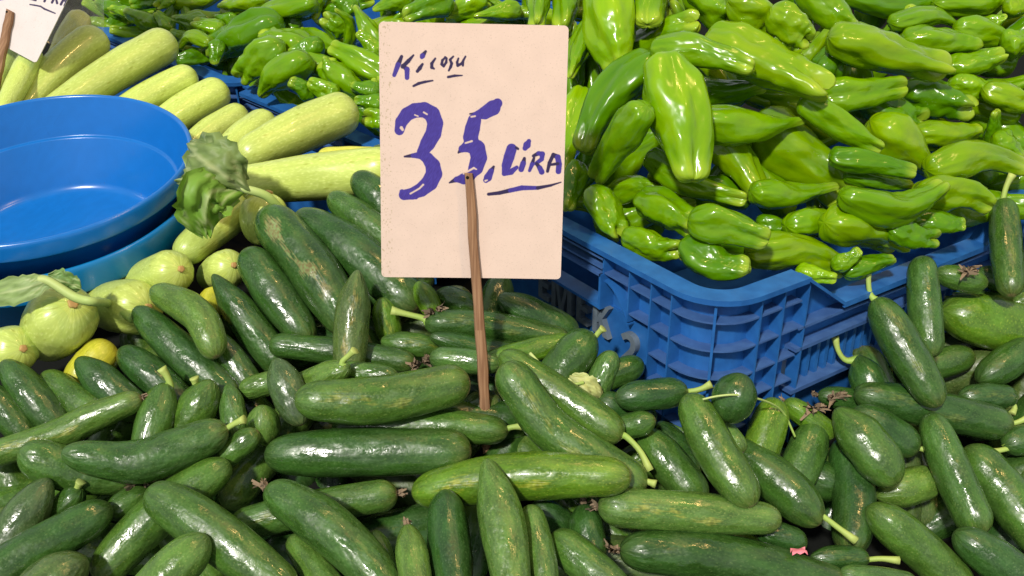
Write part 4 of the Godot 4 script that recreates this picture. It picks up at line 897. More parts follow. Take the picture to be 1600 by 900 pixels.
	pepper("yellowish pepper at the top edge, knobbed", "small_pepper", [Vector3(-0.3255, 0.2998, -1.2969), Vector3(-0.3958, 0.2827, -1.3196)], 0.0155, "y", 2, "small green peppers heaped in the rear crates", [])
	pepper("small knobbed pepper left of the darkest one", "small_pepper", [Vector3(-0.3798, 0.2694, -1.2691), Vector3(-0.4213, 0.2811, -1.2745)], 0.0132, "m", 2, "small green peppers heaped in the rear crates", [])
	pepper("curled yellow-green pepper on the rear rim", "small_pepper", [Vector3(-0.3898, 0.2702, -1.2254), Vector3(-0.4206, 0.2724, -1.2487), Vector3(-0.4410, 0.2547, -1.2524)], 0.0096, "y", 0, "small green peppers heaped in the rear crates", [])
	pepper("pointed pepper beside the small knobbed one", "small_pepper", [Vector3(-0.4091, 0.2706, -1.2889), Vector3(-0.4615, 0.2731, -1.3074)], 0.0138, "m", 1, "small green peppers heaped in the rear crates", [])
	pepper("long pepper with a bulb end near the rear crate's far end", "small_pepper", [Vector3(-0.4797, 0.2511, -1.3252), Vector3(-0.5406, 0.2630, -1.3511)], 0.0151, "m", 0, "small green peppers heaped in the rear crates", [])
	pepper("bulb-tipped thin pepper over the shiny plastic", "small_pepper", [Vector3(-0.5320, 0.2567, -1.3618), Vector3(-0.5684, 0.2603, -1.3719)], 0.0090, "m", 2, "small green peppers heaped in the rear crates", [])
	pepper("slim upright pepper between two long ones", "small_pepper", [Vector3(-0.4624, 0.2547, -1.3055), Vector3(-0.4881, 0.2734, -1.3250)], 0.0109, "m", 0, "small green peppers heaped in the rear crates", [])
	pepper("small pepper ball at the top edge", "small_pepper", [Vector3(-0.4685, 0.2860, -1.3556), Vector3(-0.4887, 0.2764, -1.3356)], 0.0106, "m", 2, "small green peppers heaped in the rear crates", [])
	pepper("dark pepper at the top edge", "small_pepper", [Vector3(-0.4895, 0.2794, -1.3708), Vector3(-0.5399, 0.2633, -1.3786)], 0.0135, "d", 0, "small green peppers heaped in the rear crates", [])
	pepper("pepper at the far end of the rear heap", "small_pepper", [Vector3(-0.5552, 0.2508, -1.3805), Vector3(-0.5982, 0.2586, -1.4005)], 0.0138, "d", 0, "small green peppers heaped in the rear crates", [])
	pepper("little pepper tucked behind the curled yellow one", "small_pepper", [Vector3(-0.4288, 0.2514, -1.2812), Vector3(-0.4632, 0.2589, -1.2935)], 0.0099, "m", 0, "small green peppers heaped in the rear crates", [])
	pepper("pepper lying behind the card's top left corner", "small_pepper", [Vector3(-0.1234, 0.3380, -1.2162), Vector3(-0.1741, 0.3225, -1.2097)], 0.0144, "m", 1, "small green peppers heaped in the rear crates", [])
	pepper("broad dark pepper above the card's top edge", "small_pepper", [Vector3(-0.0728, 0.3481, -1.1853), Vector3(-0.1301, 0.3353, -1.1531)], 0.0177, "d", 0, "small green peppers heaped in the rear crates", [])
	pepper("bright pepper above the card's top edge, behind the broad one", "small_pepper", [Vector3(-0.0320, 0.3350, -1.2095), Vector3(-0.0815, 0.3263, -1.1836)], 0.0166, "l", 0, "small green peppers heaped in the rear crates", [])
	pepper("slim pepper above the middle of the card", "small_pepper", [Vector3(0.0101, 0.3307, -1.1901), Vector3(-0.0463, 0.3330, -1.1628)], 0.0140, "m", 1, "small green peppers heaped in the rear crates", [])
	pepper("pepper at the top behind the curly thin one", "small_pepper", [Vector3(-0.1947, 0.3141, -1.2250), Vector3(-0.2255, 0.3320, -1.2299)], 0.0137, "d", 0, "small green peppers heaped in the rear crates", [])
	pepper("pepper shaded by the large pointed one", "small_pepper", [Vector3(-0.2756, 0.2809, -1.2599), Vector3(-0.3226, 0.2776, -1.2745)], 0.0144, "d", 0, "small green peppers heaped in the rear crates", [])
	pepper("shaded pepper above the darkest big one", "small_pepper", [Vector3(-0.3630, 0.2734, -1.2842), Vector3(-0.4014, 0.2743, -1.3001)], 0.0137, "d", 0, "small green peppers heaped in the rear crates", [])


# ------------------------------------------------------------------ vegetables under the top layer
func copy_of(src: Node3D, called: String, label: String, category: String, group: String, at: Vector3, basis: Basis):
	var c: Node3D = src.duplicate()
	c.name = numbered(called)
	add_child(c, true)
	c.transform = Transform3D(basis, at)
	tag(c, label, category, group)

func bury_cucumber(at: Vector3, basis: Basis):
	spare(0, at, basis, "cucumber", "dark cucumber buried under the top layer of the heap", "cucumber", "cucumbers buried in the heap")

func bury_pepper(at: Vector3, basis: Basis):
	spare(1, at, basis, "green_pepper", "pepper buried under the top layer of the near crate's heap", "pepper", "peppers buried in the near crate")

func bury_small_pepper(at: Vector3, basis: Basis):
	spare(2, at, basis, "small_pepper", "small pepper buried under the top layer of the rear heap", "pepper", "peppers buried in the rear crates")

var spares := [[], [], []]
var spare_used := [0, 0, 0]

func spare(kind: int, at: Vector3, basis: Basis, called: String, label: String, category: String, group: String):
	# four of each kind are built, the rest are copies of those
	if spares[kind].size() < 4:
		var n: int = spares[kind].size()
		var o: Node3D
		var x := [0.075, 0.05, 0.036][kind] as float
		var p := [Vector3(-x, 0, 0), Vector3(0, 0, 0.004 * (n - 1)), Vector3(x, 0, 0)]
		if kind == 0:
			o = cuke(label, p, 0.019, ["d", "m", "d", "g"][n], [0, 3, 1, 0][n], 0.9, 0.95, [], -1, group)
		else:
			o = pepper(label, called, p, [0.0, 0.018, 0.0125][kind], ["m", "d", "m", "y"][n], [0, 2, 1, 0][n], group)
		for c in o.get_children():
			c.position = o.position
		o.transform = Transform3D(basis, at)
		spares[kind].append(o)
		return
	var src: Node3D = spares[kind][spare_used[kind] % 4]
	spare_used[kind] += 1
	copy_of(src, called, label, category, group, at, basis)

func buried():
	bury_cucumber(Vector3(-0.1434, 0.2129, -0.7545), Basis(Vector3(0.8860, 0.1513, -0.4383), Vector3(0.2553, 0.6298, 0.7336), Vector3(0.3871, -0.7619, 0.5193)))
	bury_cucumber(Vector3(0.4613, 0.1758, -0.7933), Basis(Vector3(0.8770, 0.3435, 0.3360), Vector3(-0.4772, 0.5401, 0.6933), Vector3(0.0566, -0.7683, 0.6375)))
	bury_cucumber(Vector3(-0.1955, 0.2052, -0.7145), Basis(Vector3(-0.9474, 0.3201, 0.0072), Vector3(0.2161, 0.6226, 0.7521), Vector3(0.2362, 0.7141, -0.6590)))
	bury_cucumber(Vector3(0.4506, 0.1520, -0.7761), Basis(Vector3(0.8168, 0.5750, -0.0480), Vector3(-0.3831, 0.6027, 0.7000), Vector3(0.4314, -0.5534, 0.7125)))
	bury_cucumber(Vector3(-0.2027, 0.1805, -0.6903), Basis(Vector3(-0.5067, 0.7050, -0.4961), Vector3(0.2090, 0.6588, 0.7227), Vector3(0.8364, 0.2625, -0.4812)))
	bury_cucumber(Vector3(-0.0863, 0.1841, -0.6830), Basis(Vector3(-0.8652, 0.4641, -0.1896), Vector3(0.1706, 0.6281, 0.7592), Vector3(0.4715, 0.6245, -0.6227)))
	bury_cucumber(Vector3(-0.0516, 0.1907, -0.6561), Basis(Vector3(-0.9887, 0.1422, -0.0483), Vector3(0.0619, 0.6788, 0.7317), Vector3(0.1369, 0.7205, -0.6799)))
	bury_cucumber(Vector3(0.4088, 0.1335, -0.7435), Basis(Vector3(0.9399, 0.3277, 0.0959), Vector3(-0.2977, 0.6489, 0.7002), Vector3(0.1672, -0.6867, 0.7075)))
	bury_cucumber(Vector3(0.4854, 0.1174, -0.7529), Basis(Vector3(0.3217, 0.8114, -0.4881), Vector3(-0.4398, 0.5845, 0.6818), Vector3(0.8385, -0.0047, 0.5449)))
	bury_cucumber(Vector3(-0.3464, 0.1685, -0.6417), Basis(Vector3(0.4060, 0.5492, -0.7304), Vector3(0.3513, 0.6441, 0.6795), Vector3(0.8436, -0.5325, 0.0686)))
	bury_cucumber(Vector3(-0.2430, 0.1588, -0.6501), Basis(Vector3(-0.1888, 0.8040, -0.5639), Vector3(0.2794, 0.5945, 0.7540), Vector3(0.9414, -0.0152, -0.3369)))
	bury_cucumber(Vector3(-0.0893, 0.1552, -0.6448), Basis(Vector3(0.3681, 0.6193, -0.6935), Vector3(0.1035, 0.7140, 0.6925), Vector3(0.9240, -0.3267, 0.1987)))
	bury_cucumber(Vector3(-0.0588, 0.2005, -0.6165), Basis(Vector3(-0.9954, 0.0900, -0.0328), Vector3(0.0395, 0.6984, 0.7146), Vector3(0.0872, 0.7100, -0.6988)))
	bury_cucumber(Vector3(-0.0110, 0.1441, -0.6553), Basis(Vector3(-0.2998, 0.6349, -0.7120), Vector3(-0.0054, 0.7452, 0.6668), Vector3(0.9540, 0.2038, -0.2200)))
	bury_cucumber(Vector3(0.3483, 0.1350, -0.6727), Basis(Vector3(-0.2667, 0.6596, -0.7027), Vector3(-0.3305, 0.6223, 0.7095), Vector3(0.9053, 0.4215, 0.0520)))
	bury_cucumber(Vector3(0.4958, 0.0876, -0.7267), Basis(Vector3(0.3631, 0.8120, -0.4569), Vector3(-0.4601, 0.5827, 0.6699), Vector3(0.8102, -0.0331, 0.5852)))
	bury_cucumber(Vector3(0.5071, 0.1351, -0.6919), Basis(Vector3(0.6084, 0.7414, -0.2832), Vector3(-0.4608, 0.6205, 0.6345), Vector3(0.6461, -0.2555, 0.7192)))
	bury_cucumber(Vector3(-0.2958, 0.1549, -0.5983), Basis(Vector3(0.7350, 0.1951, -0.6494), Vector3(0.3550, 0.7053, 0.6136), Vector3(0.5778, -0.6815, 0.4492)))
	bury_cucumber(Vector3(-0.1627, 0.1373, -0.6233), Basis(Vector3(-0.0290, 0.6581, -0.7524), Vector3(0.1750, 0.7444, 0.6444), Vector3(0.9841, -0.1130, -0.1368)))
	bury_cucumber(Vector3(-0.1341, 0.1373, -0.6222), Basis(Vector3(-0.8366, 0.3888, -0.3860), Vector3(0.0600, 0.7653, 0.6408), Vector3(0.5446, 0.5129, -0.6636)))
	bury_cucumber(Vector3(0.0519, 0.1487, -0.6013), Basis(Vector3(-0.6100, 0.4404, -0.6588), Vector3(-0.1122, 0.7749, 0.6220), Vector3(0.7845, 0.4533, -0.4233)))
	bury_cucumber(Vector3(0.1216, 0.1496, -0.6155), Basis(Vector3(0.8659, 0.4356, -0.2461), Vector3(-0.1601, 0.7072, 0.6886), Vector3(0.4740, -0.5569, 0.6821)))
	bury_cucumber(Vector3(0.3099, 0.1039, -0.6430), Basis(Vector3(0.4279, 0.6339, -0.6443), Vector3(-0.2670, 0.7697, 0.5799), Vector3(0.8635, -0.0761, 0.4986)))
	bury_cucumber(Vector3(0.3521, 0.1163, -0.6550), Basis(Vector3(-0.3163, 0.5674, -0.7602), Vector3(-0.3482, 0.6760, 0.6494), Vector3(0.8825, 0.4701, -0.0163)))
	bury_cucumber(Vector3(0.4112, 0.0786, -0.6783), Basis(Vector3(-0.2488, 0.5338, -0.8082), Vector3(-0.3983, 0.7042, 0.5877), Vector3(0.8829, 0.4681, 0.0374)))
	bury_cucumber(Vector3(-0.4055, 0.1631, -0.5522), Basis(Vector3(0.8785, -0.0940, -0.4685), Vector3(0.3985, 0.6852, 0.6097), Vector3(0.2637, -0.7222, 0.6394)))
	bury_cucumber(Vector3(-0.2307, 0.1323, -0.5705), Basis(Vector3(-0.4888, 0.7084, -0.5093), Vector3(0.2925, 0.6830, 0.6693), Vector3(0.8219, 0.1782, -0.5410)))
	bury_cucumber(Vector3(-0.0794, 0.1480, -0.5654), Basis(Vector3(-0.8229, 0.4153, -0.3878), Vector3(0.0785, 0.7590, 0.6463), Vector3(0.5628, 0.5014, -0.6572)))
	bury_cucumber(Vector3(-0.0179, 0.1466, -0.5642), Basis(Vector3(0.3222, 0.5371, -0.7795), Vector3(0.0520, 0.8122, 0.5811), Vector3(0.9452, -0.2278, 0.2338)))
	bury_cucumber(Vector3(0.0548, 0.1540, -0.5645), Basis(Vector3(-0.7170, 0.3213, -0.6186), Vector3(-0.1502, 0.7954, 0.5872), Vector3(0.6807, 0.5140, -0.5220)))
	bury_cucumber(Vector3(0.2232, 0.1104, -0.6083), Basis(Vector3(0.8641, 0.4342, -0.2546), Vector3(-0.1920, 0.7519, 0.6307), Vector3(0.4653, -0.4960, 0.7331)))
	bury_cucumber(Vector3(0.3449, 0.0920, -0.6133), Basis(Vector3(0.1109, 0.7593, -0.6412), Vector3(-0.3594, 0.6322, 0.6864), Vector3(0.9266, 0.1543, 0.3430)))
	bury_cucumber(Vector3(0.4157, 0.0932, -0.6106), Basis(Vector3(0.8202, 0.5406, -0.1873), Vector3(-0.3488, 0.7319, 0.5854), Vector3(0.4535, -0.4148, 0.7888)))
	bury_cucumber(Vector3(-0.3398, 0.1554, -0.5174), Basis(Vector3(-0.8937, 0.4364, 0.1037), Vector3(0.4118, 0.7064, 0.5757), Vector3(0.1780, 0.5572, -0.8111)))
	bury_cucumber(Vector3(-0.1226, 0.1557, -0.5237), Basis(Vector3(0.9619, -0.0394, -0.2707), Vector3(0.2028, 0.7667, 0.6092), Vector3(0.1835, -0.6408, 0.7454)))
	bury_cucumber(Vector3(0.0865, 0.1379, -0.5427), Basis(Vector3(0.9925, 0.1188, 0.0285), Vector3(-0.1100, 0.7684, 0.6305), Vector3(0.0530, -0.6289, 0.7757)))
	bury_cucumber(Vector3(0.1768, 0.1248, -0.5475), Basis(Vector3(-0.8174, 0.1501, -0.5561), Vector3(-0.2539, 0.7727, 0.5817), Vector3(0.5171, 0.6167, -0.5935)))
	bury_cucumber(Vector3(-0.2486, 0.1300, -0.5078), Basis(Vector3(-0.5604, 0.5850, -0.5862), Vector3(0.2551, 0.7953, 0.5499), Vector3(0.7880, 0.1586, -0.5949)))
	bury_pepper(Vector3(0.1630, 0.4156, -1.0352), Basis(Vector3(-0.4250, 0.8520, -0.3058), Vector3(-0.1157, 0.2839, 0.9519), Vector3(0.8978, 0.4399, -0.0220)))
	bury_pepper(Vector3(0.2909, 0.4297, -1.0191), Basis(Vector3(-0.6095, 0.6594, -0.4402), Vector3(-0.2740, 0.3459, 0.8974), Vector3(0.7440, 0.6675, -0.0302)))
	bury_pepper(Vector3(0.3833, 0.4088, -1.0648), Basis(Vector3(-0.2177, 0.9168, -0.3347), Vector3(-0.3053, 0.2618, 0.9156), Vector3(0.9270, 0.3015, 0.2230)))
	bury_pepper(Vector3(0.0946, 0.3771, -1.0348), Basis(Vector3(-0.9507, 0.2718, -0.1492), Vector3(-0.0416, 0.3651, 0.9300), Vector3(0.3072, 0.8904, -0.3358)))
	bury_pepper(Vector3(0.3018, 0.4000, -0.9968), Basis(Vector3(0.2994, 0.8806, -0.3673), Vector3(-0.2436, 0.4428, 0.8629), Vector3(0.9225, -0.1689, 0.3471)))
	bury_pepper(Vector3(0.1818, 0.3778, -0.9652), Basis(Vector3(-0.4760, 0.7907, -0.3850), Vector3(-0.1485, 0.3593, 0.9213), Vector3(0.8668, 0.4957, -0.0536)))
	bury_pepper(Vector3(0.2618, 0.3736, -0.9568), Basis(Vector3(0.4669, 0.8688, -0.1649), Vector3(-0.2825, 0.3233, 0.9031), Vector3(0.8379, -0.3751, 0.3964)))
	bury_pepper(Vector3(0.2936, 0.3714, -0.9633), Basis(Vector3(0.6895, 0.7220, -0.0575), Vector3(-0.3011, 0.3580, 0.8838), Vector3(0.6588, -0.5920, 0.4642)))
	bury_pepper(Vector3(0.4893, 0.3545, -1.0121), Basis(Vector3(-0.9251, 0.1072, -0.3643), Vector3(-0.3057, 0.3588, 0.8819), Vector3(0.2253, 0.9272, -0.2992)))
	bury_pepper(Vector3(0.5476, 0.3641, -1.0241), Basis(Vector3(0.6800, 0.7331, 0.0151), Vector3(-0.4212, 0.3737, 0.8264), Vector3(0.6002, -0.5683, 0.5629)))
	bury_pepper(Vector3(0.0792, 0.3451, -0.9653), Basis(Vector3(-0.1500, 0.8761, -0.4583), Vector3(-0.0786, 0.4515, 0.8888), Vector3(0.9856, 0.1693, 0.0011)))
	bury_pepper(Vector3(0.1936, 0.3670, -0.9341), Basis(Vector3(-0.7378, 0.5719, -0.3586), Vector3(-0.1459, 0.3835, 0.9119), Vector3(0.6590, 0.7252, -0.1995)))
	bury_pepper(Vector3(0.2473, 0.3586, -0.9216), Basis(Vector3(-0.9330, 0.1189, -0.3396), Vector3(-0.2617, 0.4234, 0.8673), Vector3(0.2469, 0.8981, -0.3639)))
	bury_pepper(Vector3(0.3527, 0.3489, -0.9366), Basis(Vector3(-0.0793, 0.8284, -0.5546), Vector3(-0.3317, 0.5027, 0.7983), Vector3(0.9400, 0.2473, 0.2349)))
	bury_pepper(Vector3(0.5015, 0.3358, -0.9599), Basis(Vector3(0.8734, 0.4445, 0.1989), Vector3(-0.3956, 0.4096, 0.8220), Vector3(0.2839, -0.7966, 0.5336)))
	bury_pepper(Vector3(0.4739, 0.3177, -0.9432), Basis(Vector3(-0.9504, -0.0504, -0.3069), Vector3(-0.2985, 0.4245, 0.8548), Vector3(0.0871, 0.9040, -0.4185)))
	bury_pepper(Vector3(0.1257, 0.3019, -0.8821), Basis(Vector3(0.8153, 0.4969, -0.2973), Vector3(-0.0297, 0.5486, 0.8355), Vector3(0.5783, -0.6724, 0.4620)))
	bury_pepper(Vector3(0.2808, 0.3051, -0.8810), Basis(Vector3(0.8458, 0.5329, -0.0246), Vector3(-0.2715, 0.4696, 0.8401), Vector3(0.4593, -0.7039, 0.5418)))
	bury_pepper(Vector3(0.4610, 0.2905, -0.9165), Basis(Vector3(-0.5658, 0.4874, -0.6650), Vector3(-0.4538, 0.4894, 0.7447), Vector3(0.6884, 0.7232, -0.0557)))
	bury_pepper(Vector3(0.5367, 0.2960, -0.9119), Basis(Vector3(-0.0794, 0.8670, -0.4919), Vector3(-0.4560, 0.4072, 0.7914), Vector3(0.8864, 0.2872, 0.3630)))
	bury_pepper(Vector3(0.1501, 0.2883, -0.8394), Basis(Vector3(0.3770, 0.8227, -0.4255), Vector3(-0.1537, 0.5087, 0.8471), Vector3(0.9134, -0.2540, 0.3182)))
	bury_pepper(Vector3(0.1809, 0.2957, -0.8267), Basis(Vector3(-0.9850, 0.1018, -0.1391), Vector3(-0.0696, 0.5035, 0.8612), Vector3(0.1577, 0.8580, -0.4888)))
	bury_pepper(Vector3(0.2351, 0.2980, -0.8411), Basis(Vector3(-0.6599, 0.5544, -0.5071), Vector3(-0.2288, 0.4946, 0.8385), Vector3(0.7157, 0.6694, -0.1995)))
	bury_pepper(Vector3(0.0904, 0.2655, -0.8325), Basis(Vector3(-0.9342, 0.1789, -0.3085), Vector3(-0.1637, 0.5535, 0.8166), Vector3(0.3169, 0.8134, -0.4878)))
	bury_pepper(Vector3(0.4710, 0.2671, -0.8350), Basis(Vector3(0.8748, 0.2650, 0.4056), Vector3(-0.4845, 0.4703, 0.7376), Vector3(0.0047, -0.8418, 0.5398)))
	bury_small_pepper(Vector3(-0.4828, 0.2934, -1.3937), Basis(Vector3(-0.1897, 0.9040, -0.3831), Vector3(0.2909, 0.4244, 0.8575), Vector3(0.9378, 0.0512, -0.3435)))
	bury_small_pepper(Vector3(-0.5491, 0.2526, -1.4102), Basis(Vector3(-0.9150, 0.3587, 0.1847), Vector3(0.3154, 0.3505, 0.8819), Vector3(0.2516, 0.8652, -0.4338)))
	bury_small_pepper(Vector3(-0.4809, 0.2608, -1.3623), Basis(Vector3(0.5601, 0.7252, -0.4005), Vector3(0.2709, 0.2965, 0.9158), Vector3(0.7829, -0.6214, -0.0304)))
	bury_small_pepper(Vector3(-0.4402, 0.2785, -1.3680), Basis(Vector3(0.9694, 0.0891, -0.2288), Vector3(0.1874, 0.3336, 0.9239), Vector3(0.1587, -0.9385, 0.3067)))
	bury_small_pepper(Vector3(-0.2568, 0.2946, -1.2962), Basis(Vector3(0.8885, 0.2807, -0.3631), Vector3(0.2453, 0.3782, 0.8926), Vector3(0.3878, -0.8822, 0.2671)))
	bury_small_pepper(Vector3(-0.2175, 0.2957, -1.2857), Basis(Vector3(0.9524, 0.2716, -0.1387), Vector3(0.0430, 0.3308, 0.9427), Vector3(0.3019, -0.9038, 0.3034)))
	bury_small_pepper(Vector3(0.0169, 0.3346, -1.2092), Basis(Vector3(-0.2971, 0.9013, -0.3153), Vector3(-0.0031, 0.3293, 0.9442), Vector3(0.9548, 0.2815, -0.0950)))
	bury_small_pepper(Vector3(-0.5854, 0.2266, -1.3767), Basis(Vector3(-0.8799, 0.4690, 0.0767), Vector3(0.2893, 0.4006, 0.8694), Vector3(0.3770, 0.7871, -0.4882)))
	bury_small_pepper(Vector3(-0.5276, 0.2377, -1.3450), Basis(Vector3(-0.9639, 0.1703, 0.2045), Vector3(0.2557, 0.3793, 0.8892), Vector3(0.0738, 0.9095, -0.4092)))
	bury_small_pepper(Vector3(-0.4811, 0.2301, -1.3418), Basis(Vector3(-0.6141, 0.7532, -0.2357), Vector3(0.2421, 0.4641, 0.8521), Vector3(0.7512, 0.4662, -0.4673)))
	bury_small_pepper(Vector3(-0.2335, 0.2640, -1.2600), Basis(Vector3(-0.7189, 0.6913, -0.0720), Vector3(0.2268, 0.3312, 0.9159), Vector3(0.6570, 0.6422, -0.3949)))
	bury_small_pepper(Vector3(-0.1455, 0.3001, -1.2075), Basis(Vector3(-0.9778, 0.1478, 0.1485), Vector3(0.1938, 0.3690, 0.9090), Vector3(0.0796, 0.9176, -0.3895)))
	bury_small_pepper(Vector3(-0.0313, 0.3072, -1.1864), Basis(Vector3(0.9994, 0.0334, 0.0005), Vector3(-0.0132, 0.3825, 0.9239), Vector3(0.0307, -0.9234, 0.3827)))
	bury_small_pepper(Vector3(-0.4124, 0.2398, -1.2571), Basis(Vector3(0.9030, 0.0025, -0.4296), Vector3(0.3942, 0.3929, 0.8308), Vector3(0.1709, -0.9196, 0.3538)))
	bury_small_pepper(Vector3(-0.3812, 0.2311, -1.2788), Basis(Vector3(0.1786, 0.8711, -0.4575), Vector3(0.2654, 0.4051, 0.8749), Vector3(0.9474, -0.2777, -0.1589)))
	bury_small_pepper(Vector3(-0.1434, 0.2739, -1.1849), Basis(Vector3(0.4906, 0.7234, -0.4858), Vector3(0.1576, 0.4746, 0.8660), Vector3(0.8570, -0.5013, 0.1189)))
	bury_small_pepper(Vector3(-0.2742, 0.2343, -1.1410), Basis(Vector3(-0.7710, 0.6201, -0.1451), Vector3(0.1950, 0.4468, 0.8731), Vector3(0.6063, 0.6449, -0.4654)))
	bury_small_pepper(Vector3(-0.1689, 0.2301, -1.0931), Basis(Vector3(-0.8452, 0.4952, -0.2012), Vector3(0.0812, 0.4911, 0.8673), Vector3(0.5283, 0.7167, -0.4553)))
	bury_pepper(Vector3(0.0642, 0.3443, -0.9849), Basis(Vector3(-0.1346, 0.9217, -0.3637), Vector3(-0.0505, 0.3602, 0.9315), Vector3(0.9896, 0.1437, -0.0020)))
	bury_pepper(Vector3(0.0589, 0.3357, -0.9393), Basis(Vector3(-0.1974, 0.8197, -0.5378), Vector3(-0.0779, 0.5337, 0.8421), Vector3(0.9772, 0.2081, -0.0415)))
	bury_pepper(Vector3(0.2753, 0.3348, -0.9019), Basis(Vector3(-0.8618, 0.2890, -0.4169), Vector3(-0.2653, 0.4436, 0.8560), Vector3(0.4323, 0.8483, -0.3057)))
	bury_pepper(Vector3(0.4974, 0.3093, -0.9420), Basis(Vector3(-0.6574, 0.3769, -0.6524), Vector3(-0.4835, 0.4531, 0.7490), Vector3(0.5779, 0.8079, -0.1156)))
	bury_pepper(Vector3(0.5175, 0.2912, -0.9235), Basis(Vector3(-0.8761, -0.0558, -0.4789), Vector3(-0.4536, 0.4324, 0.7793), Vector3(0.1636, 0.8999, -0.4042)))
	bury_pepper(Vector3(0.5298, 0.2811, -0.8879), Basis(Vector3(0.8538, 0.5118, 0.0953), Vector3(-0.3841, 0.4957, 0.7790), Vector3(0.3514, -0.7017, 0.6198)))
	bury_pepper(Vector3(0.5680, 0.3884, -1.0755), Basis(Vector3(0.5333, 0.8449, 0.0432), Vector3(-0.4814, 0.2611, 0.8367), Vector3(0.6956, -0.4669, 0.5460)))
	bury_pepper(Vector3(0.4051, 0.3548, -1.0212), Basis(Vector3(0.4815, 0.8670, -0.1282), Vector3(-0.3666, 0.3321, 0.8691), Vector3(0.7961, -0.3715, 0.4778)))
	bury_pepper(Vector3(0.0592, 0.3397, -0.9539), Basis(Vector3(0.1871, 0.8724, -0.4516), Vector3(-0.0488, 0.4674, 0.8827), Vector3(0.9811, -0.1431, 0.1300)))
	bury_pepper(Vector3(0.2075, 0.3102, -0.8410), Basis(Vector3(0.4077, 0.8541, -0.3229), Vector3(-0.2344, 0.4397, 0.8670), Vector3(0.8825, -0.2778, 0.3795)))
	bury_pepper(Vector3(0.2986, 0.2799, -0.8555), Basis(Vector3(-0.2640, 0.7954, -0.5456), Vector3(-0.2794, 0.4784, 0.8325), Vector3(0.9232, 0.3722, 0.0960)))
	bury_pepper(Vector3(0.1275, 0.2755, -0.8118), Basis(Vector3(0.9446, 0.3267, 0.0316), Vector3(-0.2056, 0.5140, 0.8328), Vector3(0.2558, -0.7932, 0.5527)))
	bury_pepper(Vector3(0.2066, 0.2647, -0.7703), Basis(Vector3(-0.9611, -0.1556, -0.2283), Vector3(-0.2763, 0.5486, 0.7891), Vector3(0.0025, 0.8215, -0.5702)))
	bury_small_pepper(Vector3(-0.1598, 0.3319, -1.2402), Basis(Vector3(-0.0323, 0.8990, -0.4367), Vector3(0.1172, 0.4373, 0.8916), Vector3(0.9926, -0.0223, -0.1195)))
	bury_small_pepper(Vector3(-0.1062, 0.3318, -1.2228), Basis(Vector3(-0.3608, 0.8949, -0.2627), Vector3(0.0973, 0.3162, 0.9437), Vector3(0.9275, 0.3149, -0.2011)))
	bury_small_pepper(Vector3(-0.5873, 0.2437, -1.4093), Basis(Vector3(-0.9061, 0.4086, 0.1096), Vector3(0.2788, 0.3818, 0.8812), Vector3(0.3182, 0.8290, -0.4599)))
	bury_small_pepper(Vector3(-0.5536, 0.2381, -1.3934), Basis(Vector3(0.8480, 0.2113, -0.4860), Vector3(0.3935, 0.3633, 0.8445), Vector3(0.3550, -0.9074, 0.2249)))
	bury_small_pepper(Vector3(-0.4587, 0.2562, -1.3484), Basis(Vector3(-0.0456, 0.9208, -0.3874), Vector3(0.2997, 0.3826, 0.8740), Vector3(0.9529, -0.0763, -0.2934)))
	bury_small_pepper(Vector3(-0.4128, 0.2704, -1.3297), Basis(Vector3(0.9643, 0.0396, -0.2618), Vector3(0.2315, 0.3541, 0.9061), Vector3(0.1286, -0.9344, 0.3323)))
	bury_small_pepper(Vector3(-0.1066, 0.3133, -1.2213), Basis(Vector3(-0.5769, 0.7941, -0.1910), Vector3(0.1213, 0.3145, 0.9415), Vector3(0.8077, 0.5200, -0.2777)))
	bury_small_pepper(Vector3(-0.0569, 0.3124, -1.2159), Basis(Vector3(0.8263, 0.4942, -0.2701), Vector3(0.0689, 0.3872, 0.9194), Vector3(0.5590, -0.7783, 0.2859)))
	bury_small_pepper(Vector3(-0.0113, 0.3156, -1.2179), Basis(Vector3(-0.7609, 0.6373, -0.1218), Vector3(0.0974, 0.2978, 0.9497), Vector3(0.6415, 0.7108, -0.2886)))
	bury_small_pepper(Vector3(0.0218, 0.3162, -1.1979), Basis(Vector3(-0.9985, 0.0434, -0.0326), Vector3(-0.0140, 0.3743, 0.9272), Vector3(0.0524, 0.9263, -0.3732)))
	bury_small_pepper(Vector3(-0.1516, 0.2942, -1.2054), Basis(Vector3(0.5852, 0.7638, -0.2724), Vector3(0.0503, 0.3011, 0.9523), Vector3(0.8093, -0.5710, 0.1378)))
	bury_small_pepper(Vector3(-0.4096, 0.2284, -1.2780), Basis(Vector3(-0.9027, 0.3898, 0.1821), Vector3(0.3345, 0.3696, 0.8669), Vector3(0.2706, 0.8435, -0.4640)))
	bury_small_pepper(Vector3(-0.3121, 0.2453, -1.1977), Basis(Vector3(0.7420, 0.5736, -0.3469), Vector3(0.1574, 0.3539, 0.9219), Vector3(0.6516, -0.7387, 0.1723)))
	bury_small_pepper(Vector3(-0.1624, 0.2565, -1.1676), Basis(Vector3(-0.9501, 0.2906, 0.1131), Vector3(0.2257, 0.3904, 0.8925), Vector3(0.2152, 0.8736, -0.4365)))
	bury_small_pepper(Vector3(-0.1713, 0.2483, -1.1145), Basis(Vector3(-0.9732, 0.1971, 0.1185), Vector3(0.1942, 0.4286, 0.8824), Vector3(0.1231, 0.8817, -0.4554)))
	bury_small_pepper(Vector3(-0.1501, 0.2395, -1.1068), Basis(Vector3(0.6006, 0.6196, -0.5054), Vector3(0.1796, 0.5115, 0.8403), Vector3(0.7791, -0.5954, 0.1959)))
	bury_small_pepper(Vector3(-0.1343, 0.2350, -1.1086), Basis(Vector3(-0.1023, 0.9202, -0.3779), Vector3(0.1147, 0.3883, 0.9144), Vector3(0.9881, 0.0502, -0.1453)))
